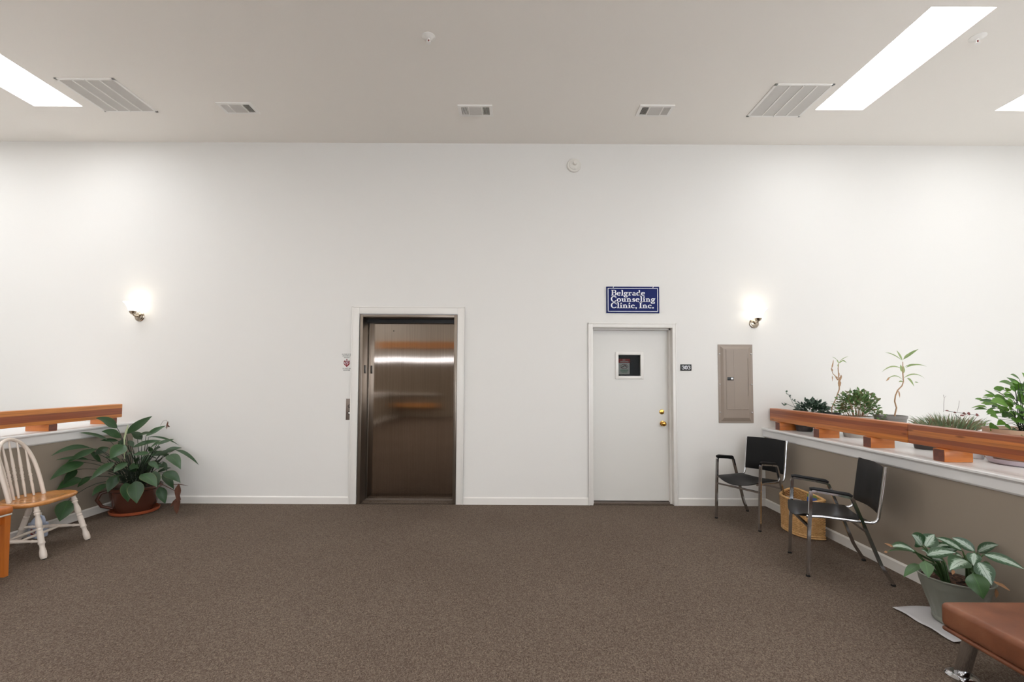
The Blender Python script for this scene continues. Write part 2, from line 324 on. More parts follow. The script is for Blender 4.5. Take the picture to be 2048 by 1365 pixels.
# ------------------------------------------------------------------ mesh helpers
class MB:
    def __init__(s): s.v = []; s.f = []; s.uv = []; s.mi = []; s.cur = 0
    def add(s, vs, fs, uvs=None):
        o = len(s.v); s.v += [Vector(p) for p in vs]; s.uv += (uvs or [(0, 0)]*len(vs))
        for f in fs: s.f.append([i+o for i in f]); s.mi.append(s.cur)
        return s
    def box(s, x0, x1, y0, y1, z0, z1):
        return s.add([(x0, y0, z0), (x1, y0, z0), (x1, y1, z0), (x0, y1, z0), (x0, y0, z1), (x1, y0, z1), (x1, y1, z1), (x0, y1, z1)],
              [(0, 3, 2, 1), (4, 5, 6, 7), (0, 1, 5, 4), (1, 2, 6, 5), (2, 3, 7, 6), (3, 0, 4, 7)])
    def bbox(s, x0, x1, y0, y1, z0, z1, bev=0.004, seg=2):
        bm = bmesh.new(); bmesh.ops.create_cube(bm, size=1.0)
        for v in bm.verts: v.co = Vector(((x0+x1)/2+v.co.x*(x1-x0), (y0+y1)/2+v.co.y*(y1-y0), (z0+z1)/2+v.co.z*(z1-z0)))
        bmesh.ops.bevel(bm, geom=bm.edges[:], offset=bev, segments=seg, profile=0.5, affect='EDGES')
        bm.verts.index_update()
        s.add([v.co.copy() for v in bm.verts], [[v.index for v in f.verts] for f in bm.faces]); bm.free(); return s
    def prism(s, pts, y0, y1, axis='y'):
        """extrude a closed outline (a,b): axis y -> (a=x,b=z)"""
        n = len(pts)
        def P(a, b, c): return (a, c, b) if axis == 'y' else ((c, a, b) if axis == 'x' else (a, b, c))
        vs = [P(a, b, y0) for a, b in pts]+[P(a, b, y1) for a, b in pts]
        fs = [list(range(n)), list(range(2*n-1, n-1, -1))]+[(i, i+n, (i+1) % n+n, (i+1) % n) for i in range(n)]
        return s.add(vs, fs)
    def tube(s, pts, r, seg=8, cap=True, flat=None, square=False, closed=False):
        pts = [Vector(p) for p in pts]; n = len(pts)
        rs = r if isinstance(r, (list, tuple)) else [r]*n
        if square: seg = 4
        T = []
        for i in range(n):
            a = pts[(i-1) % n] if (closed or i > 0) else pts[i]; b = pts[(i+1) % n] if (closed or i < n-1) else pts[i]
            T.append((b-a).normalized())
        ref = Vector(flat) if flat else (Vector((0, 0, 1)) if abs(T[0].z) < 0.9 else Vector((0, 1, 0)))
        vs = []; N = (ref-T[0]*ref.dot(T[0])).normalized()
        for i in range(n):
            N = (N-T[i]*N.dot(T[i])).normalized(); Bn = T[i].cross(N)
            sc = 1.0
            if 0 < i < n-1 and square:
                c = max(0.35, math.cos(T[i].angle((pts[i]-pts[i-1]).normalized()))) ; sc = 1.0
            for k in range(seg):
                a = 2*PI*(k+(0.5 if square else 0))/seg
                rr = rs[i]*(1.41421 if square else 1.0)
                vs.append(pts[i]+(N*math.cos(a)+Bn*math.sin(a))*rr*sc)
        fs = []
        m = n if closed else n-1
        for i in range(m):
            j = (i+1) % n
            for k in range(seg):
                fs.append((i*seg+k, i*seg+(k+1) % seg, j*seg+(k+1) % seg, j*seg+k))
        if cap and not closed: fs += [list(range(seg))[::-1], [(n-1)*seg+k for k in range(seg)]]
        return s.add(vs, fs)
    def lathe(s, prof, c=(0, 0, 0), axis=(0, 0, 1), seg=32, cap=True, rib=None):
        """prof: (radius, height) list along axis"""
        ax = Vector(axis).normalized(); ref = Vector((1, 0, 0)) if abs(ax.x) < 0.9 else Vector((0, 1, 0))
        U = (ref-ax*ref.dot(ax)).normalized(); W = ax.cross(U); c = Vector(c); vs = []
        for r, h in prof:
            for k in range(seg):
                a = 2*PI*k/seg; rr = r*(1+(rib(a, h) if rib else 0)); vs.append(c+ax*h+(U*math.cos(a)+W*math.sin(a))*rr)
        fs = []
        for i in range(len(prof)-1):
            for k in range(seg): fs.append((i*seg+k, i*seg+(k+1) % seg, (i+1)*seg+(k+1) % seg, (i+1)*seg+k))
        if cap: fs += [list(range(seg))[::-1], [(len(prof)-1)*seg+k for k in range(seg)]]
        return s.add(vs, fs)
    def turned(s, A, B, prof, seg=14):
        A = Vector(A); B = Vector(B); L = (B-A).length
        return s.lathe([(r, t*L) for t, r in prof], A, (B-A), seg)
    def leaf(s, A, B, w, nrm=(0, -0.6, 0.7), droop=0.12, fold=0.18, n=8, wav=0.0, pk=0.8, tip=1.0):
        A = Vector(A); B = Vector(B); L = (B-A).length
        if L < 1e-5: return s
        C = (A+B)/2+Vector((0, 0, 1))*droop*L*1.6
        nrm = Vector(nrm).normalized(); vs = []; uv = []; ph = random.random()*6
        for i in range(n+1):
            t = i/n; p = A*(1-t)**2+C*2*t*(1-t)+B*t*t; T = ((C-A)*(1-t)+(B-C)*t).normalized()
            sd = T.cross(nrm)
            sd = sd.normalized() if sd.length > 1e-4 else Vector((1, 0, 0))
            nn = sd.cross(T).normalized()
            wd = w/2*max(0.02, math.sin(PI*min(1, max(0, t))**pk))**tip
            if i == n: wd = w*0.01
            for v in (-1, -0.5, 0, 0.5, 1):
                vs.append(p+sd*(v*wd)+nn*(fold*abs(v)*wd+wav*w*math.sin(t*11+ph+v*2)*abs(v))); uv.append((t, (v+1)/2))
        fs = [(i*5+k, i*5+k+1, (i+1)*5+k+1, (i+1)*5+k) for i in range(n) for k in range(4)]
        return s.add(vs, fs, uv)
    def build(s, name, mats, parent=None, smooth=30, loc=None, rot=None):
        me = bpy.data.meshes.new(name); me.from_pydata([tuple(v) for v in s.v], [], s.f); me.update()
        if not isinstance(mats, (list, tuple)): mats = [mats]
        for m in mats: me.materials.append(M[m] if isinstance(m, str) else m)
        for p, i in zip(me.polygons, s.mi): p.material_index = i
        ul = me.uv_layers.new(name='uv')
        for l in me.loops: ul.data[l.index].uv = s.uv[l.vertex_index]
        if smooth:
            for p in me.polygons: p.use_smooth = True
            try: me.set_sharp_from_angle(angle=R(smooth))
            except Exception: pass
        o = bpy.data.objects.new(name, me); COL.objects.link(o)
        if parent: o.parent = parent
        if loc: o.location = loc
        if rot is not None: o.rotation_euler = rot
        return o

def recenter(o, origin):
    """put the object's origin at a world point, mesh data was built in world space"""
    origin = Vector(origin); o.data.transform(Matrix.Translation(-origin)); o.location = origin; return o
def thing(name, label, cat, loc=(0, 0, 0), rz=0.0, group=None):
    o = bpy.data.objects.new(name, None); COL.objects.link(o); o.location = loc; o.rotation_euler = (0, 0, rz)
    o.empty_display_size = 0.1; o['label'] = label; o['category'] = cat
    if group: o['group'] = group
    return o
def tag(o, label, cat, group=None, kind=None):
    o['label'] = label; o['category'] = cat
    if group: o['group'] = group
    if kind: o['kind'] = kind
    return o
def struct(o, label=None):
    o['kind'] = 'structure'
    if label: o['label'] = label
    return o
def keep(child, root):
    """parent a mesh built in world space under an empty that stands away from the origin"""
    bpy.context.view_layer.update()
    child.parent = root; child.matrix_parent_inverse = (Matrix.Translation(root.location) @ Matrix.Rotation(root.rotation_euler.z, 4, 'Z')).inverted(); return child
def copy_thing(root, loc, rz, label):
    r = root.copy(); COL.objects.link(r); r.location = loc; r.rotation_euler = (0, 0, rz); r['label'] = label
    for ch in list(root.children):
        c = ch.copy(); COL.objects.link(c); c.parent = r
        for g in list(ch.children):
            d = g.copy(); COL.objects.link(d); d.parent = c
    return r

# ------------------------------------------------------------------ the setting
# floor
mb = MB(); mb.box(PL-0.1, PR+0.1, -6.0, D+0.02, -0.12, 0.0)
mb.box(-1.777, -0.641, D, 5.52, -0.12, 0.0); mb.box(0.943, 1.868, D, 5.56, -0.12, 0.0)
struct(mb.build('floor', 'carpet', smooth=0), 'grey brown loop pile carpet of the landing')
mb = MB(); mb.box(-9.2, 8.2, -6.0, D+0.2, LOW-0.1, LOW)
struct(mb.build('floor_lower', 'sill', smooth=0), 'pale floor of the stair wells far below the half walls')

# ceiling with skylight openings
SKYX = [(3.125, 3.615), (4.985, 5.475), (-4.955, -4.455), (-6.835, -6.335), (-8.6, -8.1), (6.9, 7.4)]
rows = [(3.30, 4.615), (0.4, 1.7), (-2.6, -1.3), (-5.2, -4.2)]
holes = [(a, b, c, d) for (a, b) in SKYX for (c, d) in rows]
holes += [(a, b, c, d) for (a, b) in ((-2.95, -2.45), (-0.95, -0.45), (1.05, 1.55)) for (c, d) in rows[1:3]]  # panels added over the landing, out of view, to even out the light
gx = sorted(set([-9.2, 8.2]+[v for h in holes for v in h[:2]])); gy = sorted(set([-6.2, D+0.2]+[v for h in holes for v in h[2:]]))
mb = MB()
for i in range(len(gx)-1):
    for j in range(len(gy)-1):
        cx, cy = (gx[i]+gx[i+1])/2, (gy[j]+gy[j+1])/2
        if any(a < cx < b and c < cy < d for a, b, c, d in holes): continue
        mb.add([(gx[i], gy[j], CEIL), (gx[i+1], gy[j], CEIL), (gx[i+1], gy[j+1], CEIL), (gx[i], gy[j+1], CEIL)], [(0, 3, 2, 1)])
for a, b, c, d in holes:
    z0, z1 = CEIL, CEIL+0.05
    P = [(a, c), (b, c), (b, d), (a, d)]
    for k in range(4):
        p, q = P[k], P[(k+1) % 4]
        mb.add([(p[0], p[1], z0), (q[0], q[1], z0), (q[0], q[1], z1), (p[0], p[1], z1)], [(0, 1, 2, 3)])
mb.box(-9.2, 8.2, -6.2, D+0.2, CEIL+0.06, CEIL+0.16)
struct(mb.build('ceiling', 'ceil', smooth=0), 'flat white ceiling with long skylight openings')
for n, (a, b, c, d) in enumerate(holes):
    o = MB().box(a, b, c, d, CEIL+0.02, CEIL+0.05).build('window_%d' % (n+1), 'daylight' if PL < a < PR else ('daylight_well' if a > 0 else 'daylight_left'), smooth=0)
    struct(o, 'bright rectangular skylight panel in the ceiling')

# back wall with two openings
mb = MB()
def wallbox(x0, x1, z0, z1): mb.box(x0, x1, D, D+0.12, z0, z1)
wallbox(-9.2, -1.80, LOW, CEIL); wallbox(-1.80, -0.62, 2.21, CEIL); wallbox(-0.62, 0.92, LOW, CEIL)
wallbox(0.92, 1.89, 2.07, CEIL); wallbox(1.89, 8.2, LOW, CEIL); wallbox(-1.80, -0.62, LOW, -0.12); wallbox(0.92, 1.89, LOW, -0.12)
struct(mb.build('wall_back', 'wall', smooth=0), 'tall white wall with the lift door and the office door')
struct(MB().box(-9.3, -9.2, -6.2, D+0.2, LOW, CEIL).build('wall_left', 'wall', smooth=0), 'white outer wall beyond the left stair well')
struct(MB().box(8.2, 8.3, -6.2, D+0.2, LOW, CEIL).build('wall_right', 'wall', smooth=0), 'white outer wall beyond the right stair well')
# wall behind the camera, seen only as bands in the steel lift door
mb = MB(); WX = [-9.2, -4.0, -1.6, -1.0, 2.6, 3.6, 7.8, 8.2]
for a, b in ((-9.2, -6.6), (-1.6, -1.0), (2.6, 3.6), (7.8, 8.2)): mb.box(a, b, -6.2, -6.0, LOW, CEIL)
for a, b in ((-1.0, 2.6), (3.6, 7.8)): mb.box(a, b, -6.2, -6.0, LOW, 0.9); mb.box(a, b, -6.2, -6.0, 3.3, CEIL)
struct(mb.build('wall_front', 'wall', smooth=0), 'white wall with windows behind the viewer')
mb = MB(); mb.box(-6.6, -1.6, -6.2, -6.0, LOW, 2.04)
struct(MB().box(-6.6, -1.6, -6.2, -6.0, 2.22, CEIL).build('wall_front_top', 'wall', smooth=0), 'white wall above the clerestory strip')
struct(mb.build('wall_front_bay', 'taupe', smooth=0), 'taupe bay of the wall behind the viewer')
for n_, (a, b) in enumerate(((-1.0, 2.6), (3.6, 7.8))): struct(MB().box(a, b, -6.15, -6.1, 0.9, 3.3).build('window_%d' % (41+n_), 'bigwin', smooth=0), 'daylit window behind the viewer')  # windows added out of view to light the back wall and ceiling
struct(MB().box(-6.6, -1.6, -6.15, -6.1, 2.02, 2.24).build('window_30', 'winlight', smooth=0), 'narrow daylit clerestory window strip')
struct(MB().box(-5.1, -1.6, -5.99, -5.9, 2.54, 2.80).build('trim_3', 'palecedar', smooth=0), 'wide cedar beam above the clerestory strip')
struct(MB().box(-6.3, -2.75, -5.99, -5.9, 0.82, 0.89).build('trim_4', 'trim', smooth=0), 'white chair rail on the wall behind the viewer')
struct(MB().box(-6.3, -2.75, -5.99, -5.86, 0.36, 0.52).build('trim_5', 'palecedar', smooth=0), 'cedar board low on the wall behind the viewer')

# half walls, ledges, baseboards
def ledge(side, X, ztop, zap, width, name_w, name_t):
    s = 1 if side > 0 else -1
    wl = MB(); x0, x1 = sorted((X, X+s*0.12)); wl.box(x0, x1, -6.0, D, LOW, ztop-0.03)
    struct(wl.build(name_w, 'taupe', smooth=0), 'taupe half wall along the %s side of the landing' % ('right' if s > 0 else 'left'))
    t = MB()
    nose = 0.035
    prof = [(-nose+0.006, ztop), (-nose, ztop-0.006), (-nose, ztop-0.018), (-nose+0.006, ztop-0.024), (-nose+0.012, ztop-0.026),
            (-nose+0.016, ztop-0.034), (-0.018, ztop-0.036), (-0.018, zap+0.016), (-0.012, zap+0.006), (0.0, zap), (0.01, zap), (0.01, ztop-0.02), (0.036, ztop-0.02), (0.036, ztop)]
    pts = [(X+s*a, b) for a, b in prof]
    if s > 0: pts = pts[::-1]
    t.prism([(a, b) for a, b in pts], -6.0, D, 'y')
    a, b = sorted((X+s*0.041, X+s*width)); t.box(a, b, -6.0, D, ztop-0.03, ztop)
    struct(t.build(name_t, 'sill', smooth=25), 'white ledge capping the %s half wall' % ('right' if s > 0 else 'left'))
ledge(1, PR, 0.893, 0.785, 1.75, 'wall_right_half', 'trim_1')
ledge(-1, PL, 0.925, 0.812, 0.75, 'wall_left_half', 'trim_2')
# supports under the deep right shelf
struct(MB().box(PR+1.70, PR+1.75, -6.0, D, LOW, 0.863).build('wall_right_inner', 'wall', smooth=0), 'white wall closing the plant shelf')
def baseprof(h=0.085, t=0.013): return [(0, 0), (t, 0), (t, h-0.012), (t*0.45, h-0.003), (t*0.2, h), (0, h)]
mb = MB()
for a, b in ((PL+0.012, -1.872), (-0.553, 0.885), (1.915, PR-0.012)):
    mb.prism([(D-p, q) for p, q in baseprof()], a, b, 'x')
struct(mb.build('baseboard_back', 'trim', smooth=20), 'white baseboard along the back wall')
struct(MB().prism([(PR-p, q) for p, q in baseprof()], -6.0, D-0.001, 'y').build('baseboard_right', 'trim', smooth=20), 'white baseboard along the right half wall')
struct(MB().prism([(PL+p, q) for p, q in baseprof()][::-1], -6.0, D-0.001, 'y').build('baseboard_left', 'trim', smooth=20), 'white baseboard along the left half wall')

# ---- lift door
dr = bpy.data.objects.new('door_1', None); COL.objects.link(dr); dr.location = (-1.21, D, 0); struct(dr, 'brushed stainless steel elevator door in a white casing')
def casing(x0, x1, ztop, wl, wr, wt, name, root, lap=0.0):
    m = MB(); y0 = D-0.018
    def piece(pts):  # simple stepped casing face
        m.prism(pts, y0, D, 'y')
    m.bbox(x0, x0+wl, y0, D+0.001, 0, ztop, 0.004, 2); m.bbox(x1-wr, x1, y0, D+0.001, 0, ztop, 0.004, 2)
    m.bbox(x0+wl-0.001, x1-wr+0.001, y0, D+0.001, ztop-wt, ztop, 0.004, 2)
    # raised outer bead
    m.bbox(x0, x0+0.014, y0-0.005, D, 0, ztop, 0.003, 2); m.bbox(x1-0.014, x1, y0-0.005, D, 0, ztop, 0.003, 2); m.bbox(x0, x1, y0-0.005, D, ztop-0.014, ztop, 0.003, 2)
    o = m.build(name, 'trim', smooth=30); keep(o, root); return o
casing(-1.87, -0.555, 2.282, 0.088, 0.082, 0.088, 'casing', dr)
JX0, JX1, JZ = -1.778, -0.641, 2.192
m = MB(); fw = 0.036
m.bbox(JX0, JX0+fw, D-0.004, 5.60, 0, JZ, 0.004); m.bbox(JX1-fw, JX1, D-0.004, 5.60, 0, JZ, 0.004); m.bbox(JX0+fw-.001, JX1-fw+.001, D-0.004, 5.60, JZ-fw, JZ, 0.004)
keep(m.build('door_frame', 'steelframe'), dr)
m = MB(); m.box(JX0+fw, JX1-fw, 5.555, 5.57, 0.0, JZ-fw)
# slight waviness of the sheet
o = m.build('door_panel', 'steel', smooth=0); keep(o, dr)
m = MB(); m.bbox(JX0+fw, JX0+fw+0.012, 5.545, 5.556, 0.01, JZ-fw-0.05, 0.002); keep(m.build('door_edge', 'steelframe'), dr)
m = MB(); m.box(JX0+fw, JX1-fw, 5.50, 5.556, JZ-fw-0.045, JZ-fw); keep(m.build('head_gap', 'black', smooth=0), dr)  # black strip standing in for the shadow band above the panel
m = MB(); m.box(JX0+fw, JX1-fw, 5.49, 5.555, 0.0, 0.006)
for k in range(60):
    x = JX0+fw+0.01+k*(JX1-JX0-2*fw-0.02)/60; m.box(x, x+0.009, 5.50, 5.535, 0.006, 0.012)
keep(m.build('door_sill', 'plate', smooth=0), dr)
m = MB(); m.bbox(JX0+fw-0.001, JX0+fw+0.006, 5.40, 5.46, 1.50, 1.60, 0.002); ind = keep(m.build('floor_indicator', 'black'), dr)
m = MB(); m.lathe([(0.006, 0), (0.006, 0.003)], (JX0+fw+0.3, 5.553, 2.02), (0, -1, 0), 12); keep(m.build('door_stud', 'black'), dr)
# ---- office door 303
dd = bpy.data.objects.new('door_2', None); COL.objects.link(dd); dd.location = (1.4, D, 0); struct(dd, 'white flush office door with small wired window, room 303')
casing(0.885, 1.913, 2.103, 0.056, 0.046, 0.056, 'casing', dd)
OX0, OX1, OZ = 0.941, 1.868, 2.047
m = MB(); m.box(OX0-0.02, OX0, D-0.002, 5.56, 0, OZ+0.02); m.box(OX1, OX1+0.02, D-0.002, 5.56, 0, OZ+0.02); m.box(OX0, OX1, D-0.002, 5.56, OZ, OZ+0.02)
m.box(OX0, OX0+0.018, 5.385, 5.438, 0, OZ); m.box(OX1-0.018, OX1, 5.385, 5.438, 0, OZ); m.box(OX0, OX1, 5.385, 5.438, OZ-0.018, OZ)
keep(m.build('door_jamb', 'jamb', smooth=0), dd)
SX0, SX1, SZ0, SZ1 = 0.944, 1.865, 0.022, 2.044
GX0, GX1, GZ0, GZ1 = 1.262, 1.530, 1.482, 1.738
yd = 5.44
m = MB()
for a, b, c, d in ((SX0, GX0, SZ0, SZ1), (GX1, SX1, SZ0, SZ1), (GX0, GX1, SZ0, GZ0), (GX0, GX1, GZ1, SZ1)): m.box(a, b, yd, yd+0.045, c, d)
slab = keep(m.build('door_leaf', 'doorpaint', smooth=0), dd)
m = MB()
ft = 0.034
for a, b, c, d in ((GX0-ft, GX0+0.003, GZ0-ft, GZ1+ft), (GX1-0.003, GX1+ft, GZ0-ft, GZ1+ft), (GX0, GX1, GZ0-ft, GZ0+0.003), (GX0, GX1, GZ1-0.003, GZ1+ft)): m.bbox(a, b, yd-0.014, yd+0.02, c, d, 0.004)
wf = keep(m.build('window_frame', 'trim'), dd)
m = MB(); m.box(GX0, GX1, yd+0.018, yd+0.024, GZ0, GZ1)
gl = keep(m.build('window_pane', 'glass', smooth=0), dd)
m = MB(); step = 0.016
L = GX1-GX0; H = GZ1-GZ0
k = -H
while k < L:
    for sgn in (1, -1):
        # line x = k + t, z = t (or mirrored)
        t0 = max(0, -k); t1 = min(H, L-k)
        if t1 > t0:
            if sgn > 0: A = (GX0+k+t0, yd+0.021, GZ0+t0); B = (GX0+k+t1, yd+0.021, GZ0+t1)
            else: A = (GX0+k+t0, yd+0.021, GZ1-t0); B = (GX0+k+t1, yd+0.021, GZ1-t1)
            m.tube([A, B], 0.0005, 4)
    k += step*1.2
keep(m.build('wire_mesh', 'duct'), dd)
m = MB(); m.box(OX0, OX1, 5.40, 5.50, 0.0, 0.014); keep(m.build('threshold', 'plate', smooth=0), dd)
m = MB(); kx = 1.783
m.lathe([(0.0, 0), (0.030, 0.0), (0.032, 0.004), (0.030, 0.010), (0.014, 0.012), (0.013, 0.030), (0.020, 0.036), (0.028, 0.046), (0.030, 0.056), (0.026, 0.066), (0.014, 0.072), (0.0, 0.073)], (kx, yd, 0.925), (0, -1, 0), 24, cap=False)
keep(m.build('door_knob', 'brass', smooth=50), dd)
m = MB(); m.lathe([(0.0, 0), (0.029, 0.0), (0.030, 0.004), (0.027, 0.012), (0.012, 0.014), (0.011, 0.019), (0, 0.02)], (kx-0.008, yd, 1.062), (0, -1, 0), 24, cap=False)
m.bbox(kx-0.0095, kx-0.0065, yd-0.021, yd-0.018, 1.054, 1.070, 0.0006); keep(m.build('deadbolt', 'brass', smooth=50), dd)
# dark office behind the small window
mb = MB(); x0, x1, y0, y1, z0, z1 = 0.6, 2.2, 5.50, 7.2, -0.02, 2.5
mb.box(x0-0.05, x0, y0, y1, z0, z1); mb.box(x1, x1+0.05, y0, y1, z0, z1); mb.box(x0, x1, y1, y1+0.05, z0, z1); mb.box(x0, x1, y0, y1, z1, z1+0.05); mb.box(x0, x1, y0+.07, y1, z0-0.05, z0)
struct(mb.build('wall_office', 'dark_room', smooth=0), 'unlit office behind the door window')

# ------------------------------------------------------------------ lettering
def stroke(m, pts, ws, y, h=0.0008):
    """flat ribbon through 2D pts (x,z) with widths, facing -y"""
    n = len(pts); L = []; Rr = []
    for i in range(n):
        a = pts[max(0, i-1)]; b = pts[min(n-1, i+1)]; tx, tz = b[0]-a[0], b[1]-a[1]; l = math.hypot(tx, tz) or 1
        nx, nz = -tz/l, tx/l; wd = ws[i] if isinstance(ws, (list, tuple)) else ws
        L.append((pts[i][0]+nx*wd/2, pts[i][1]+nz*wd/2)); Rr.append((pts[i][0]-nx*wd/2, pts[i][1]-nz*wd/2))
    vs = [(x, y, z) for x, z in L]+[(x, y, z) for x, z in Rr]
    m.add(vs, [(i, i+1, n+i+1, n+i) for i in range(n-1)])
def arc(cx, cy, rx, ry, a0, a1, n=14): return [(cx+rx*math.cos(R(a0+(a1-a0)*i/n)), cy+ry*math.sin(R(a0+(a1-a0)*i/n))) for i in range(n+1)]
def aw(a0, a1, thick, thin, n=14, ph=0): return [thin+(thick-thin)*abs(math.cos(R(a0+(a1-a0)*i/n+ph)))**1.3 for i in range(n+1)]
TK, TN = 0.20, 0.085
def st(x, z0, z1, w=TK): return ('s', [(x, z0), (x, z1)], w)
def hz(x0, x1, z, w=TN): return ('s', [(x0, z), (x1, z)], w)
def ring(cx, cy, rx, ry, a0=0, a1=360, tk=TK, tn=TN): n = 24; return ('s', arc(cx, cy, rx, ry, a0, a1, n), aw(a0, a1, tk, tn, n))
def serif(x, z, w=0.40): return hz(x-w/2, x+w/2, z)
# glyphs: x height 0.62, cap height 1.0; (strokes, advance)
G = {
 'B': ([st(.22, 0, 1, .22), hz(.02, .55, .96), hz(.02, .58, .04), hz(.2, .55, .53, .07), ring(.50, .745, .20, .215, -90, 90), ring(.52, .285, .24, .245, -90, 90)], .88),
 'e': ([ring(.33, .31, .235, .28, 20, 318), hz(.12, .56, .33, .075)], .68),
 'l': ([st(.20, 0, .98), serif(.20, .04), hz(.02, .22, .96)], .42),
 'g': ([ring(.30, .40, .18, .19), ring(.30, -.14, .235, .13), ('s', [(.22, .22), (.14, .14), (.20, .05), (.44, .04), (.54, -.08)], .09), hz(.46, .66, .57, .10)], .68),
 'r': ([st(.20, 0, .60), serif(.20, .04), hz(.03, .2, .57), ('s', arc(.42, .36, .18, .21, 160, 60, 8), .11), ring(.48, .51, .045, .045, 0, 360, .09, .09)], .60),
 'a': ([st(.47, .1, .44), ('s', arc(.30, .42, .175, .16, 0, 170, 12), .10), ring(.29, .17, .16, .13), hz(.45, .64, .05, .09)], .66),
 'd': ([st(.50, .02, .98), hz(.36, .52, .96), hz(.5, .70, .05), ring(.30, .31, .20, .27)], .74),
 'C': ([ring(.46, .5, .37, .46, 48, 318, .22, .09), st(.78, .62, .94, .07), st(.79, .12, .28, .05)], .88),
 'o': ([ring(.33, .31, .235, .27)], .68),
 'u': ([st(.20, .16, .60), hz(.03, .2, .57), ('s', arc(.36, .18, .17, .15, 180, 300, 8), .11), st(.55, .02, .60), hz(.40, .55, .57), hz(.55, .74, .05)], .78),
 'n': ([st(.20, 0, .60), serif(.20, .04), hz(.03, .2, .57), ('s', arc(.38, .42, .18, .17, 150, 10, 8), .12), st(.56, 0, .45), serif(.56, .04)], .80),
 's': ([('s', [(.44, .50), (.32, .58), (.18, .55), (.14, .44), (.24, .34), (.38, .27), (.45, .17), (.38, .06), (.24, .04), (.12, .10)], [.08, .09, .12, .16, .18, .18, .16, .12, .09, .08]), st(.46, .42, .58, .05), st(.10, .04, .2, .05)], .56),
 'i': ([st(.20, 0, .60), serif(.20, .04), hz(.03, .2, .57), ring(.20, .85, .06, .06, 0, 360, .12, .12)], .42),
 'c': ([ring(.33, .31, .235, .27, 50, 318), ring(.47, .47, .05, .05, 0, 360, .1, .1)], .62),
 'I': ([st(.24, 0, 1, .22), serif(.24, .04, .46), serif(.24, .96, .46)], .50),
 ',': ([ring(.15, .07, .06, .06, 0, 360, .12, .12), ('s', [(.20, .04), (.18, -.08), (.08, -.18)], [.12, .08, .03])], .34),
 '.': ([ring(.15, .08, .065, .065, 0, 360, .13, .13)], .32),
 ' ': ([], .22),
 '3': ([ring(.34, .72, .20, .22, -100, 150), ring(.34, .27, .24, .23, -150, 100), ring(.15, .83, .05, .05, 0, 360, .1, .1), ring(.13, .16, .05, .05, 0, 360, .1, .1)], .72),
 '0': ([ring(.36, .5, .25, .43, 0, 360, .21, .09)], .74),
}
def word(m, txt, x, z, h, y, wtot=None):
    adv = sum(G[c][1] for c in txt); sx = (wtot/adv) if wtot else h
    for c in txt:
        for k, pts, ws in G[c][0]:
            stroke(m, [(x+p[0]*sx, z+p[1]*h) for p in pts], [q*(sx+h)/2 for q in ws] if isinstance(ws, list) else ws*(sx+h)/2, y)
        x += G[c][1]*sx
def sans(txt, size, mat, name, cx, cz, y, parent, width=None):
    cu = bpy.data.curves.new(name, 'FONT'); cu.body = txt; cu.size = size; cu.align_x = 'CENTER'; cu.extrude = 0.0; cu.offset = size*0.012
    o = bpy.data.objects.new(name, cu); COL.objects.link(o)
    dg = bpy.context.evaluated_depsgraph_get(); me = bpy.data.meshes.new_from_object(o.evaluated_get(dg))
    bpy.data.objects.remove(o)
    xs = [v.co.x for v in me.vertices] or [0]; wd = max(xs)-min(xs); k = (width/wd) if (width and wd > 0) else 1.0
    for v in me.vertices: v.co = Vector((cx+v.co.x*k, y, cz+v.co.y))
    me.materials.clear(); me.materials.append(M[mat])
    o = bpy.data.objects.new(name, me); COL.objects.link(o)
    if parent: keep(o, parent)
    return o

# blue clinic sign
sg = thing('hanging_sign', 'blue sign with white serif lettering above the office door', 'sign', (1.41, D, 2.22))
m = MB(); m.bbox(1.100, 1.718, D-0.014, D-0.001, 2.218, 2.529, 0.002); keep(m.build('sign_board', 'bluesign'), sg)
m = MB(); a0, a1, b0, b1, t = 1.116, 1.702, 2.234, 2.513, 0.007
y = D-0.0146
for q in ((a0, a1, b0, b0+t), (a0, a1, b1-t, b1), (a0, a0+t, b0, b1), (a1-t, a1, b0, b1)): m.box(q[0], q[1], y-0.0004, y+0.001, q[2], q[3])
keep(m.build('sign_border', 'white', smooth=0), sg)
m = MB(); word(m, 'Belgrade', 1.155, 2.424, 0.066, D-0.0150, 0.400); word(m, 'Counseling', 1.152, 2.350, 0.066, D-0.0150, 0.520); word(m, 'Clinic, Inc.', 1.152, 2.276, 0.066, D-0.0150, 0.505)
keep(m.build('lettering', 'white', smooth=0), sg)
for x in (1.178, 1.642):
    m = MB(); m.tube([(x, D-0.018, 2.515), (x+0.006, D-0.019, 2.528), (x+0.018, D-0.012, 2.540)], 0.0035, 8); keep(m.build('clip', 'white'), sg)
# room number
rn = thing('room_number_plate', 'small black plate reading 303 beside the office door', 'sign', (2.022, D, 1.548))
m = MB(); m.bbox(1.958, 2.087, D-0.008, D-0.0005, 1.549, 1.622, 0.002); keep(m.build('plate', 'black'), rn)
m = MB(); word(m, '303', 1.973, 1.562, 0.046, D-0.0086, 0.103); keep(m.build('digits', 'white', smooth=0), rn)
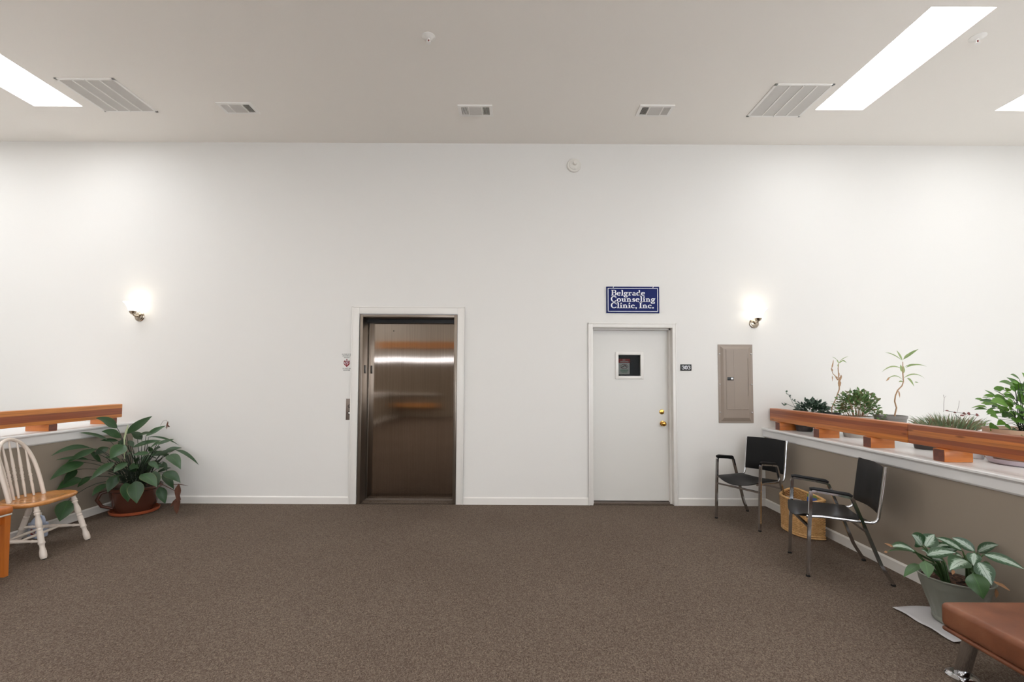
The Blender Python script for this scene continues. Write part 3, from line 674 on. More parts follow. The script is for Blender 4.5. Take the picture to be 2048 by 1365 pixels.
# fire notice printed on the wall
fs = thing('fire_notice', 'black and dark red fire notice on the wall left of the elevator', 'notice', (-1.923, D, 1.52))
for tx, z, wd, sz in (('IN CASE OF FIRE', 1.716, 0.114, 0.018), ('USE STAIRWAY', 1.697, 0.104, 0.018), ('FOR EXIT', 1.678, 0.066, 0.018), ('DO NOT USE', 1.549, 0.092, 0.018), ('ELEVATOR', 1.530, 0.076, 0.018)):
    sans(tx, sz, 'blackink', 'text_line', -1.923, z, D-0.0012, fs, wd)
m = MB(); cx, cz = -1.923, 1.622; y = D-0.0010
pts = [(0, -.050), (.022, -.030), (.038, -.010), (.036, .012), (.028, .030), (.024, .014), (.016, .022), (.010, .030), (0, .050), (-.010, .030), (-.014, .022), (-.022, .012), (-.027, .030), (-.036, .014), (-.038, -.010), (-.022, -.030)]
m.add([(cx, y, cz)]+[(cx+a, y, cz+b) for a, b in pts], [(0, i+1, (i+1) % len(pts)+1) for i in range(len(pts))])
keep(m.build('flame_symbol', 'redink', smooth=0), fs)
m = MB(); y = D-0.0016
stroke(m, arc(cx, cz+.020, .010, .009, 200, 520, 12), .0035, y); stroke(m, arc(cx-.022, cz-.002, .009, .010, 40, 320, 10), .0035, y); stroke(m, arc(cx+.022, cz+.000, .009, .010, -140, 140, 10), .0035, y)
stroke(m, [(cx-.004, cz+.006), (cx-.012, cz-.012), (cx-.010, cz-.030)], .003, y); stroke(m, [(cx+.004, cz+.006), (cx+.007, cz-.012), (cx+.003, cz-.026)], .007, y); stroke(m, [(cx-.026, cz-.004), (cx-.018, cz-.004)], .003, y)
keep(m.build('flame_lines', 'white', smooth=0), fs)
# call buttons
cb = thing('elevator_call_panel', 'bronze steel call button plate left of the elevator', 'button panel', (-1.879, D, 0.96))
m = MB(); m.bbox(-1.921, -1.837, D-0.006, D-0.0005, 0.960, 1.206, 0.002); keep(m.build('plate', 'plate'), cb)
for z, mm in ((1.119, 'plate'), (1.042, 'plaswhite')):
    m = MB(); m.lathe([(0.012, 0.0), (0.019, 0.0), (0.019, 0.004), (0.012, 0.004)], (-1.879, D-0.006, z), (0, -1, 0), 24, cap=False); rg = keep(m.build('button_ring', 'black'), cb)
    m = MB(); m.lathe([(0.012, 0), (0.012, 0.005), (0.009, 0.007)], (-1.879, D-0.006, z), (0, -1, 0), 20); keep(m.build('button', mm), cb)
# notice behind the pane
nt_ = thing('window_notice', 'red and white notice taped behind the door window glass', 'notice', (1.34, yd+0.03, 1.5))
m = MB(); m.box(1.274, 1.408, yd+0.032, yd+0.033, 1.505, 1.688); keep(m.build('sheet', 'paper', smooth=0), nt_)
m = MB(); m.box(1.270, 1.412, yd+0.0305, yd+0.0315, 1.642, 1.690); keep(m.build('red_header', 'redsign', smooth=0), nt_)
sans('NO', 0.022, 'paper', 'header_text', 1.341, 1.668, yd+0.030, nt_)
m = MB(); m.box(1.292, 1.392, yd+0.0295, yd+0.0302, 1.650, 1.659); keep(m.build('header_bar', 'paper', smooth=0), nt_)
m = MB(); y = yd+0.031
stroke(m, arc(1.341, 1.598, .042, .026, 0, 360, 24), .004, y); stroke(m, [(1.312, 1.580), (1.372, 1.618)], .004, y)
keep(m.build('red_circle', 'redink', smooth=0), nt_)
m = MB(); stroke(m, [(1.305, 1.590), (1.330, 1.600), (1.350, 1.612), (1.375, 1.590)], [.010, .006, .010, .006], yd+0.0312); keep(m.build('black_drawing', 'blackink', smooth=0), nt_)
m = MB()
for z, a, b in ((1.560, 1.298, 1.388), (1.551, 1.292, 1.392), (1.538, 1.300, 1.384), (1.529, 1.308, 1.376)): m.box(a, b, yd+0.0308, yd+0.0315, z-0.003, z+0.002)
keep(m.build('green_text_lines', 'greenink', smooth=0), nt_)

# electrical panel
ep = thing('electrical_panel', 'grey beige breaker panel cover between the door and the corner', 'electrical panel', (2.6, D, 0.945))
X0, X1, Z0, Z1 = 2.396, 2.800, 0.946, 1.857
m = MB()
def frustum(m, x0, x1, z0, z1, i, ya, yb, jb=None):
    o = [(x0, ya, z0), (x1, ya, z0), (x1, ya, z1), (x0, ya, z1)]; q = [(x0+i, yb, z0+(jb or i)), (x1-i, yb, z0+(jb or i)), (x1-i, yb, z1-i), (x0+i, yb, z1-i)]
    m.add(o+q, [(0, 1, 5, 4), (1, 2, 6, 5), (2, 3, 7, 6), (3, 0, 4, 7), (4, 5, 6, 7)])
m.bbox(X0, X1, D-0.006, D, Z0, Z1, 0.002, 1); frustum(m, X0+0.028, X1-0.028, Z0+0.02, Z1-0.022, 0.028, D-0.006, D-0.022, 0.04)
keep(m.build('cover', 'pan', smooth=15), ep)
m = MB(); dx0, dx1, dz0, dz1 = X0+0.085, X1-0.068, Z0+0.165, Z1-0.062
m.bbox(dx0, dx1, D-0.026, D-0.018, dz0, dz1, 0.002, 1); m.bbox(dx0+0.090, dx0+0.094, D-0.0275, D-0.02, dz0+.002, dz1-.002, 0.001, 1)
m.bbox(dx0, dx1, D-0.028, D-0.02, dz0-0.006, dz0+0.002, 0.001, 1)
dpn = keep(m.build('access_door', 'pan', smooth=15), ep)
m = MB(); m.bbox(dx0+0.012, dx0+0.082, D-0.033, D-0.024, 1.440, 1.475, 0.002); keep(m.build('latch', 'black'), ep)
m = MB(); m.bbox(dx0+0.052, dx0+0.076, D-0.037, D-0.03, 1.446, 1.470, 0.002); keep(m.build('latch_tab', 'screw'), ep)
for z in (1.0, 1.30, 1.60):
    pass
m = MB(); m.tube([(dx1+0.006, D-0.024, dz1-0.1), (dx1+0.006, D-0.024, dz0+0.15)], 0.004, 8); keep(m.build('hinge', 'pan'), ep)
for x in (X0+0.018, X1-0.018):
    for z in (Z0+0.122, 1.392, Z1-0.112):
        m = MB(); m.lathe([(0.009, 0), (0.009, 0.003), (0.006, 0.007), (0.0, 0.008)], (x, D-0.006, z), (0, -1, 0), 14, cap=False); keep(m.build('screw', 'screw', smooth=60), ep)

# fire horn
fh = thing('fire_alarm_sounder', 'round cream alarm sounder high on the white wall', 'alarm', (0.725, D, 3.975))
m = MB(); m.lathe([(0.080, 0), (0.083, 0.004), (0.083, 0.020), (0.078, 0.026), (0.060, 0.028), (0.058, 0.034), (0.052, 0.036), (0.0, 0.037)], (0.725, D, 3.975), (0, -1, 0), 40, cap=False); keep(m.build('base', 'plaswhite', smooth=35), fh)
m = MB(); m.lathe([(0.024, 0.03), (0.024, 0.060), (0.020, 0.066), (0.0, 0.068)], (0.733, D, 3.988), (0, -1, 0), 24, cap=False); keep(m.build('horn', 'plaswhite', smooth=35), fh)
m = MB(); m.bbox(0.724, 0.744, D-0.046, D-0.03, 3.916, 3.932, 0.002); keep(m.build('jumper', 'plaswhite'), fh)

# sprinklers
def sprinkler(x, y, label, z=CEIL):
    t = thing('sprinkler_head', label, 'sprinkler', (x, y, z), 0, 'ceiling sprinklers')
    m = MB(); m.lathe([(0.055, 0), (0.056, -0.003), (0.048, -0.008), (0.036, -0.010), (0.030, -0.016), (0.018, -0.018), (0, -0.018)], (0, 0, 0), (0, 0, 1), 32, cap=False); m.build('escutcheon', 'grille', t, 40)
    m = MB(); m.lathe([(0.010, -0.016), (0.010, -0.026)], (0, 0, 0), (0, 0, 1), 12); m.tube([(-0.010, 0, -0.024), (-0.014, 0, -0.036), (-0.004, 0, -0.050)], 0.0025, 6); m.tube([(0.010, 0, -0.024), (0.014, 0, -0.036), (0.004, 0, -0.050)], 0.0025, 6); m.build('yoke', 'grille', t)
    m = MB(); m.lathe([(0.004, -0.026), (0.0045, -0.036), (0.003, -0.046)], (0, 0, 0), (0, 0, 1), 10); m.build('bulb', 'redink', t)
    m = MB(); m.lathe([(0.018, -0.050), (0.019, -0.053), (0.004, -0.054)], (0, 0, 0), (0, 0, 1), 20); m.build('deflector', 'grille', t)
    return t
sprinkler(-0.694, 3.625, 'white ceiling sprinkler near the middle of the ceiling')
sprinkler(3.775, 3.60, 'white ceiling sprinkler beside the long right skylight')

# ceiling registers
def register(cx, cy, label, w_=0.355, d_=0.195):
    t = thing('supply_vent', label, 'air vent', (cx, cy, CEIL), 0, 'small supply vents in the ceiling')
    m = MB(); hw, hd = w_/2, d_/2; z0, z1 = -0.010, 0.0
    ix = hw-0.030; iy = hd-0.028
    for q in ((-hw, hw, -hd, -iy), (-hw, hw, iy, hd), (-hw, -ix, -iy, iy), (ix, hw, -iy, iy)): m.box(q[0], q[1], q[2], q[3], z0, z1)
    bx = 0.070
    for x in (-bx, bx): m.box(x-0.006, x+0.006, -iy, iy, z0, z1)
    m.build('frame', 'grille', t, 0)
    m = MB(); m.box(-ix, ix, -iy, iy, -0.0012, -0.0002); m.build('duct', 'duct', t, 0)
    for (a, b, sgn) in ((-ix, -bx-0.006, -1), (bx+0.006, ix, 1)):
        m = MB(); n = 6
        for k in range(n):
            x = a+(k+0.5)*(b-a)/n; dx = 0.0045*sgn
            m.add([(x-0.0008-dx*.2, -iy, -0.002), (x+0.0008-dx*.2, -iy, -0.002), (x+0.0008+dx, -iy, -0.0105), (x-0.0008+dx, -iy, -0.0105), (x-0.0008-dx*.2, iy, -0.002), (x+0.0008-dx*.2, iy, -0.002), (x+0.0008+dx, iy, -0.0105), (x-0.0008+dx, iy, -0.0105)],
                  [(0, 1, 2, 3), (7, 6, 5, 4), (0, 3, 7, 4), (1, 5, 6, 2), (3, 2, 6, 7)])
        m.build('side_louvres', 'grille', t, 0)
    m = MB(); n = 9
    for k in range(n):
        y = -iy+(k+0.5)*2*iy/n; dy = 0.009
        m.add([(-bx+0.006, y-0.001, -0.002), (-bx+0.006, y+0.001, -0.002), (-bx+0.006, y+0.001+dy, -0.0100), (-bx+0.006, y-0.001+dy, -0.0100), (bx-0.006, y-0.001, -0.002), (bx-0.006, y+0.001, -0.002), (bx-0.006, y+0.001+dy, -0.0100), (bx-0.006, y-0.001+dy, -0.0100)],
              [(0, 1, 2, 3), (7, 6, 5, 4), (0, 3, 7, 4), (1, 5, 6, 2), (3, 2, 6, 7)])
    m.build('centre_louvres', 'louvre', t, 0)
    return t
register(-2.85, 4.625, 'small white ceiling supply vent left of the other two')
register(-0.392, 4.65, 'small white ceiling supply vent above the elevator side')
register(1.472, 4.635, 'small white ceiling supply vent right of the middle')
def return_grille(cx, cy, label, rz=0.0):
    t = thing('return_grille', label, 'air vent', (cx, cy, CEIL), rz, 'large return air grilles')
    hw, hd = 0.282, 0.272; z0 = -0.009; m = MB(); b = 0.026
    for q in ((-hw, hw, -hd, -hd+b), (-hw, hw, hd-b, hd), (-hw, -hw+b, -hd, hd), (hw-b, hw, -hd, hd)): m.bbox(q[0], q[1], q[2], q[3], z0, 0.0, 0.002, 1)
    for k in (-1, 0, 1):
        x = k*(2*hw-2*b)/4; m.box(x-0.0065, x+0.0065, -hd+b, hd-b, z0-0.002, 0)
    m.build('frame', 'grille', t, 20)
    m = MB(); m.box(-hw+b, hw-b, -hd+b, hd-b, -0.0012, -0.0002); m.build('filter', 'filter', t, 0)
    m = MB(); n = 34
    for k in range(n):
        y = -hd+b+(k+0.5)*(2*hd-2*b)/n
        m.add([(-hw+b, y-0.0006, -0.002), (-hw+b, y+0.0006, -0.002), (-hw+b, y+0.0086, -0.0085), (-hw+b, y+0.0074, -0.0085), (hw-b, y-0.0006, -0.002), (hw-b, y+0.0006, -0.002), (hw-b, y+0.0086, -0.0085), (hw-b, y+0.0074, -0.0085)],
              [(0, 1, 2, 3), (7, 6, 5, 4), (0, 3, 7, 4), (1, 5, 6, 2), (3, 2, 6, 7)])
    m.build('louvres', 'louvre', t, 0)
    for x in (-hw+0.012, 0, hw-0.012):
        for y in (-hd+0.012, hd-0.012):
            m = MB(); m.lathe([(0.004, 0.0), (0.003, -0.002)], (x, y, z0), (0, 0, 1), 8); m.build('screw', 'screw', t)
    return t
return_grille(-4.02, 4.43, 'large return air grille beside the left skylight')
return_grille(2.755, 4.465, 'large return air grille left of the long right skylight')

# ------------------------------------------------------------------ wall lamps
def sconce(x, z, label):
    t = thing('wall_sconce', label, 'wall lamp', (x, D, z), 0, 'pair of glass wall lamps')
    m = MB(); m.lathe([(0.0, 0), (0.056, 0), (0.057, 0.006), (0.050, 0.012), (0.044, 0.013), (0.040, 0.020), (0.022, 0.026), (0, 0.028)], (0, 0, 0), (0, -1, 0), 32, cap=False); m.build('wall_plate', 'nickel', t, 30)
    m = MB(); m.tube([(0, -0.02, 0), (0, -0.055, -0.004), (0, -0.085, 0.004), (0, -0.100, 0.020), (0, -0.102, 0.030)], 0.008, 10); m.lathe([(0.011, 0), (0.014, 0.006), (0.011, 0.012)], (0, -0.055, -0.004), (0, -1, 0), 14); m.build('arm', 'nickel', t, 40)
    m = MB(); m.lathe([(0.006, 0.010), (0.014, 0.014), (0.026, 0.024), (0.032, 0.034), (0.036, 0.050), (0.034, 0.054)], (0, -0.102, 0), (0, 0, 1), 24); m.build('fitter', 'nickel', t, 40)
    m = MB(); pr = [(0.030, 0.050), (0.040, 0.058), (0.046, 0.075), (0.054, 0.100), (0.066, 0.125), (0.084, 0.146), (0.092, 0.152)]
    m.lathe(pr+[(r-0.003, h) for r, h in pr[::-1]], (0, -0.102, 0), (0, 0, 1), 32, cap=False); m.build('glass_shade', 'lampglass', t, 50)
    m = MB(); m.lathe([(0.010, 0.052), (0.014, 0.07), (0.024, 0.095), (0.026, 0.112), (0.018, 0.130), (0.0, 0.138)], (0, -0.102, 0), (0, 0, 1), 16, cap=False); m.build('light_bulb', 'lampglass', t, 60)
    return t
sconce(-4.355, 2.150, 'lit nickel wall lamp with flared glass shade left of the elevator')
sconce(2.825, 2.105, 'lit nickel wall lamp with flared glass shade above the breaker panel')

# ------------------------------------------------------------------ cedar rails on blocks
def rail(x0, x1, y0, y1, z0, z1, mat, label, name='handrail_beam'):
    m = MB(); m.bbox(x0, x1, y0, y1, 0.0, z1-z0, 0.006, 3)
    o = m.build(name, mat, smooth=35, loc=(0, 0, z0)); tag(o, label, 'handrail', 'cedar rail beams'); return o
rail(2.967, 3.052, 3.452, 5.285, 0.980, 1.122, 'rail_far', 'cedar rail beam on the right ledge running from the joint to the wall')
rail(2.967, 3.052, -1.2, 3.449, 0.980, 1.122, 'rail_near', 'cedar rail beam on the right ledge, the striped length nearer the viewer')
rail(-4.487, -4.402, -1.0, 5.195, 0.992, 1.140, 'rail_left', 'cedar rail beam on the left ledge above the white chair')
def block(x0, x1, y0, y1, z0, z1, endx, label):
    m = MB(); m.bbox(x0, x1, y0, y1, z0, z1, 0.004, 2); m.cur = 1
    if endx < (x0+x1)/2: m.bbox(x0-0.0008, x0+0.001, y0+0.004, y1-0.004, z0+0.004, z1-0.004, 0.0004, 1)
    else: m.bbox(x1-0.001, x1+0.0008, y0+0.004, y1-0.004, z0+0.004, z1-0.004, 0.0004, 1)
    o = m.build('rail_block', ['block', 'endgrain'], smooth=30); recenter(o, ((x0+x1)/2, (y0+y1)/2, z0)); tag(o, label, 'block', 'cedar blocks under the rails'); return o
for yb, lab in ((5.050, 'cedar block under the right rail, the one nearest the back wall'), (4.405, 'cedar block under the right rail, second from the back wall'), (3.772, 'cedar block under the right rail just behind the beam joint'), (3.135, 'cedar block under the right rail, the largest one in view')):
    block(2.944, 3.138, yb, yb+0.088, 0.893, 0.980, 0, lab)
for yb, lab in ((5.040, 'cedar block under the left rail, behind the big leafy plant'), (4.370, 'cedar block under the left rail above the white chair')):
    block(-4.62, -4.40, yb, yb+0.088, 0.925, 0.992, 0, lab)

# ------------------------------------------------------------------ black chrome armchairs
def make_armchair(label):
    t = thing('stacking_armchair', label, 'chair', (0, 0, 0), 0, 'black vinyl chairs with chrome arms')
    # local: front toward -y, legs at x=+-W
    W = 0.237; yf, yr = -0.262, 0.262
    def side(s):
        x = s*W
        m = MB(); m.tube([(x, yf, 0.012), (x, yf+0.012, 0.30), (x, yf+0.030, 0.615), (x, yf+0.045, 0.628), (x, yf+0.075, 0.628)], 0.0105, square=True, flat=(1, 0, 0)); m.build('leg', 'chrome', t, 40)
        m = MB(); m.tube([(x, yf+0.20, 0.612), (x, yf+0.275, 0.598), (x, yf+0.292, 0.588), (x, yf+0.455, 0.135), (x, yf+0.470, 0.105), (x, yr, 0.012)], 0.0105, square=True, flat=(1, 0, 0)); m.build('leg', 'chrome', t, 40)
        m = MB(); m.tube([(x, yf+0.060, 0.628), (x, yf+0.215, 0.611)], 0.0105, square=True, flat=(1, 0, 0)); m.build('arm_rail', 'chrome', t, 40)
        m = MB(); m.tube([(x, yf+0.024, 0.640), (x, yf+0.050, 0.643), (x, yf+0.270, 0.616), (x, yf+0.290, 0.604)], [0.013, 0.0145, 0.0145, 0.012], 10); m.build('armrest_pad', 'vinyl', t, 50)
        for y in (yf, yr):
            m = MB(); m.lathe([(0.015, 0), (0.015, 0.010), (0.011, 0.014)], (x, y, 0), (0, 0, 1), 12); m.build('foot_cap', 'rubber', t)
    side(-1); side(1)
    xs = W-0.022
    def seatrail(s):
        pts = [(s*xs, yf+0.004, 0.432), (s*xs, yf+0.10, 0.437), (s*xs, yf+0.27, 0.427), (s*xs, yf+0.40, 0.420)]
        for k in range(1, 7):
            a = k/6*R(78); pts.append((s*xs, yf+0.405+0.055*math.sin(a), 0.475-0.055*math.cos(a)))
        pts += [(s*xs, yf+0.475, 0.56), (s*xs, yf+0.512, 0.825)]
        m = MB(); m.tube(pts, 0.0105, 8, flat=(1, 0, 0)); m.build('side_rail', 'chrome', t, 50)
    seatrail(-1); seatrail(1)
    # seat: padded sling, sags between rails at the front edge
    def slab(fn, nu=14, nv=10, th=0.026):
        m = MB(); top = []; bot = []
        for i in range(nu+1):
            for j in range(nv+1):
                u = i/nu*2-1; v = j/nv; p, n = fn(u, v); e = max(0.12, min(1, (1-abs(u)**6)))*max(0.15, min(1, 1-abs(2*v-1)**8)); top.append(p+n*th*0.5*e); bot.append(p-n*th*0.5*e)
        N = (nu+1)*(nv+1); fs = []
        for i in range(nu):
            for j in range(nv):
                a = i*(nv+1)+j; fs.append((a, a+nv+1, a+nv+2, a+1)); fs.append((N+a, N+a+1, N+a+nv+2, N+a+nv+1))
        for i in range(nu):
            a = i*(nv+1); b = a+nv; fs.append((a, N+a, N+a+nv+1, a+nv+1)); fs.append((b, b+nv+1, N+b+nv+1, N+b))
        for j in range(nv):
            a = j; b = nu*(nv+1)+j; fs.append((a, a+1, N+a+1, N+a)); fs.append((b, N+b, N+b+1, b+1))
        m.add(top+bot, fs); return m
    def seatfn(u, v):
        sag = (1-u*u)*(0.040*(1-v)**1.5+0.012); y = yf-0.012-0.035*(1-u*u)*(1-v)**3+v*0.405
        z = 0.450-0.014*v-sag; return Vector((u*(xs-0.004), y, z)), Vector((0, 0, 1))
    slab(seatfn).build('seat', 'vinyl', t, 60)
    def backfn(u, v):
        z = 0.490+v*0.335; y = yf+0.452+0.045*v+0.020*(1-u*u); return Vector((u*(xs-0.008), y, z+0.006*(1-abs(u)))), Vector((0, -1, 0.12)).normalized()
    slab(backfn, 14, 10, 0.030).build('backrest', 'vinyl', t, 60)
    m = MB(); m.tube([(-W, yf+0.010, 0.365), (W, yf+0.010, 0.365)], 0.0085, square=True, flat=(0, 0, 1)); m.build('stretcher', 'chrome', t, 40)
    m = MB(); m.tube([(-W, yf+0.375, 0.362), (W, yf+0.375, 0.362)], 0.0085, square=True, flat=(0, 0, 1)); m.build('stretcher', 'chrome', t, 40)
    return t
def chair_pose(FL, FR, RL, RR):
    c = Vector([sum(p[i] for p in (FL, FR, RL, RR))/4 for i in (0, 1)]+[0])
    back = Vector([(RL[i]+RR[i]-FL[i]-FR[i])/2 for i in (0, 1)]); return c, math.atan2(back.y, back.x)-PI/2
c1, r1 = chair_pose((2.142, 4.85), (2.397, 4.446), (2.576, 5.09), (2.83, 4.69))
c2, r2 = chair_pose((2.326, 3.894), (2.198, 3.448), (2.831, 3.743), (2.698, 3.29))
ch = make_armchair('black chrome armchair in the corner beneath the breaker panel')
ch.location = c1; ch.rotation_euler = (0, 0, r1)
copy_thing(ch, c2, r2, 'black chrome armchair in front of the wicker basket')

# ------------------------------------------------------------------ white windsor chair
wc = thing('windsor_chair', 'white turned windsor chair with honey wood seat beside the leafy plant', 'chair', (-4.045, 3.872, 0), R(98))
# local: front toward -y  (rz turns -y to world +x)
def outline_seat():
    pts = []
    for k in range(48):
        a = 2*PI*k/48; ca, sa = math.cos(a), math.sin(a)
        ex = 2/2.7; ex = 2/2.7 if sa > 0 else 2/3.3; x = 0.258*math.copysign(abs(ca)**ex, ca); y = 0.203*math.copysign(abs(sa)**ex, sa)
        if y > 0: x *= 1-0.22*(y/0.200)
        y -= 0.065
        pts.append((x, y))
    return pts
m = MB(); ol = outline_seat(); n = len(ol); zt = 0.445
zt = 0.438; rings = [(0.90, zt-0.038), (0.975, zt-0.030), (1.0, zt-0.018), (1.0, zt-0.010), (0.985, zt-0.003), (0.95, zt), (0.75, zt-0.006), (0.45, zt-0.012), (0.15, zt-0.013)]
vs = [(x*k, y*k, z) for k, z in rings for x, y in ol]; fs = [list(range(n))[::-1], [(len(rings)-1)*n+i for i in range(n)]]
for i in range(len(rings)-1):
    for k in range(n): fs.append((i*n+k, i*n+(k+1) % n, (i+1)*n+(k+1) % n, (i+1)*n+k))
m.add(vs, fs); m.build('seat', 'oak', wc, 45)
legprof = [(0, .010), (.02, .0145), (.07, .0165), (.10, .0165), (.12, .021), (.135, .021), (.145, .017), (.165, .021), (.18, .021), (.20, .014), (.26, .0165), (.34, .0215), (.40, .0205), (.43, .015), (.45, .0205), (.47, .0205), (.48, .0175), (.50, .020), (.60, .0205), (.68, .0195), (.70, .0225), (.72, .0225), (.735, .018), (.76, .0165), (.80, .0165), (.87, .0225), (.94, .0235), (.98, .021), (1.0, .017)]
feet = {(-1, -1): (-.225, -.316), (1, -1): (.220, -.318), (-1, 1): (-.200, .215), (1, 1): (.215, .235)}
tops = {(-1, -1): (-.180, -.205), (1, -1): (.185, -.200), (-1, 1): (-.140, .060), (1, 1): (.150, .060)}
def legpt(k, z):
    a, b = tops[k], feet[k]; t = (0.42-z)/0.42; return Vector((a[0]+(b[0]-a[0])*t, a[1]+(b[1]-a[1])*t, z))
for k in feet:
    m = MB(); m.turned(legpt(k, 0.415), legpt(k, 0.004), legprof, 18); lg = m.build('leg', 'whitewood', wc, 50)
    m = MB(); p = legpt(k, 0.0); m.lathe([(0.012, 0), (0.013, 0.006)], p, (0, 0, 1), 12); gl_ = m.build('glide', 'rubber', lg)
strp = [(0, .009), (.12, .011), (.16, .0135), (.18, .010), (.30, .013), (.42, .0155), (.45, .013), (.47, .0155), (.50, .0165), (.53, .0155), (.55, .013), (.58, .0155), (.70, .013), (.82, .010), (.84, .0135), (.88, .011), (1, .009)]
S1 = {}
for s in (-1, 1):
    A, B = legpt((s, -1), 0.135), legpt((s, 1), 0.135); m = MB(); m.turned(A, B, strp, 14); m.build('stretcher', 'whitewood', wc, 50); S1[s] = (A, B)
for t in (0.38, 0.62):
    A = S1[-1][0].lerp(S1[-1][1], t); B = S1[1][0].lerp(S1[1][1], t); m = MB(); m.turned(A, B, [(0, .007), (.25, .010), (.48, .013), (.52, .013), (.75, .010), (1, .007)], 12); m.build('cross_stretcher', 'whitewood', wc, 50)
# bow back
def bow(t):
    a = PI*t; x = -0.160*math.cos(a)*(1+0.16*math.sin(a)); h = math.sin(a)**0.58 if 0 < t < 1 else 0
    z = zt-0.010+0.490*h; y = 0.0+0.120*h+0.040*math.sin(a); return Vector((x, y, z))
m = MB(); N = 40; m.tube([bow(i/N) for i in range(N+1)], [0.0145]*(N+1), 10); m.build('back_bow', 'whitewood', wc, 60)
spp = [(0, .0075), (.14, .0095), (.22, .011), (.30, .0085), (.33, .012), (.35, .009), (.37, .012), (.39, .009), (.43, .0135), (.47, .009), (.49, .012), (.51, .009), (.54, .0115), (.60, .011), (.78, .0075), (1, .0055)]
for k in range(5):
    f = (k-2)/2.0; xb = f*0.104; yb = 0.062-0.030*abs(f)**2; A = Vector((xb, yb, zt-0.008)); tt = 0.5+f*0.235; B = bow(tt)
    m = MB(); m.turned(A, B, spp, 12); m.build('spindle', 'whitewood', wc, 50)

# ------------------------------------------------------------------ tan wooden chair (partly in view)
tc_ = thing('wooden_side_chair', 'orange varnished wooden chair at the left edge, cream line under its seat', 'chair', (-3.895, 3.150, 0), R(90))
m = MB(); m.bbox(-0.255, 0.255, -0.250, 0.225, 0.446, 0.500, 0.018, 4); m.build('seat', 'tanwood', tc_, 50)
m = MB(); m.bbox(-0.247, 0.247, -0.244, 0.217, 0.4365, 0.4485, 0.003, 2); m.build('piping', 'plaswhite', tc_, 50)
m = MB()
m.box(-0.215, 0.215, -0.222, -0.200, 0.375, 0.437); m.box(-0.215, 0.215, 0.170, 0.190, 0.375, 0.437); m.box(-0.222, -0.200, -0.20, 0.18, 0.375, 0.437); m.box(0.200, 0.222, -0.20, 0.18, 0.375, 0.437)
m.build('apron', 'tanwood', tc_, 0)
for sx in (-1, 1):
    m = MB(); m.tube([(sx*0.222, -0.220, 0.437), (sx*0.222, -0.222, 0.30), (sx*0.224, -0.232, 0.0)], [0.020, 0.0185, 0.0145], square=True, flat=(1, 0, 0)); m.build('leg', 'tanwood', tc_, 30)
    m = MB(); m.tube([(sx*0.205, 0.235, 0.0), (sx*0.205, 0.195, 0.44), (sx*0.205, 0.275, 0.93)], [0.015, 0.018, 0.014], square=True, flat=(1, 0, 0)); m.build('leg', 'tanwood', tc_, 30)
m = MB(); m.bbox(-0.205, 0.205, 0.258, 0.278, 0.84, 0.92, 0.004); m.build('top_rail', 'tanwood', tc_)
for x in (-0.10, 0, 0.10):
    m = MB(); m.tube([(x, 0.205, 0.47), (x, 0.265, 0.85)], 0.012, square=True, flat=(1, 0, 0)); m.build('back_slat', 'tanwood', tc_, 30)

# ------------------------------------------------------------------ leather bench
bn = thing('leather_bench', 'cognac leather bench with chrome legs in the right foreground', 'bench', (2.46, 1.40, 0))
m = MB(); m.bbox(2.088, 2.84, 0.55, 2.284, 0.262, 0.377, 0.026, 5); keep(m.build('cushion', 'leather', smooth=60), bn)
m = MB(); m.bbox(2.092, 2.836, 0.554, 2.280, 0.242, 0.264, 0.010, 3); keep(m.build('base_band', 'leather', smooth=60), bn)
for (fx, fy, tx, ty) in ((2.212, 2.310, 2.150, 2.190), (2.212, 0.60, 2.150, 0.72), (2.72, 2.310, 2.78, 2.190), (2.72, 0.60, 2.78, 0.72)):
    m = MB(); m.tube([(fx, fy, 0.012), (tx, ty, 0.245)], 0.030, 24); lg = keep(m.build('leg', 'chrome', smooth=50), bn)
    m = MB(); m.lathe([(0.0, 0), (0.062, 0.0), (0.064, 0.004), (0.055, 0.012), (0.036, 0.016), (0, 0.017)], (fx, fy, 0), (0, 0, 1), 32, cap=False); keep(m.build('foot_disc', 'chrome', smooth=50), bn)

# ------------------------------------------------------------------ wicker basket
bk = thing('wicker_basket', 'golden wicker magazine basket against the half wall behind a chair', 'basket', (2.75, 4.43, 0))
bcx, bcy, ba, bb = 2.832, 4.420, 0.235, 0.205
def dpt(a, k=1.0, off=0.0):
    # a in 0..1 round a D: curved part then flat back
    if a < 0.72:
        t = -PI/2+PI*(a/0.72); ex = 2/2.6; c, s_ = math.cos(t), math.sin(t)
        return Vector((bcx-(bb*k+off)*abs(c)**ex, bcy+(ba*k+off)*math.copysign(abs(s_)**ex, s_), 0))
    t = (a-0.72)/0.28; return Vector((bcx+min(off, 0.003), bcy+(ba*k+off)*(1-2*t), 0))
def rimz(a): return 0.322+0.048*(1-min(1, max(0, (abs(a-0.86) if a > .36 else abs(a+0.14))-0.10)/0.2))
m = MB(); NA = 60; vs = []
for j in range(5):
    v = j/4
    for i in range(NA):
        p = dpt(i/NA, 0.955+0.045*v-0.020); vs.append((p.x, p.y, 0.012+v*(rimz(i/NA)-0.014)))
m.add(vs, [(j*NA+i, j*NA+(i+1) % NA, (j+1)*NA+(i+1) % NA, (j+1)*NA+i) for j in range(4) for i in range(NA)]+[list(range(NA))])
NS = 60; NR = 28; m.cur = 1
for r_ in range(NR):     # woven strands pass in front of and behind the stakes in turn
    v = (r_+0.5)/NR; pts = []
    for i in range(NS*2):
        a = i/(NS*2); off = 0.0050*math.cos(PI*(i//2+r_)) if i % 2 == 0 else 0.0
        p = dpt(a, 0.955+0.045*v, off); pts.append(Vector((p.x, p.y, 0.030+v*(rimz(a)-0.036))))
    m.tube(pts, 0.0048, 5, closed=True)
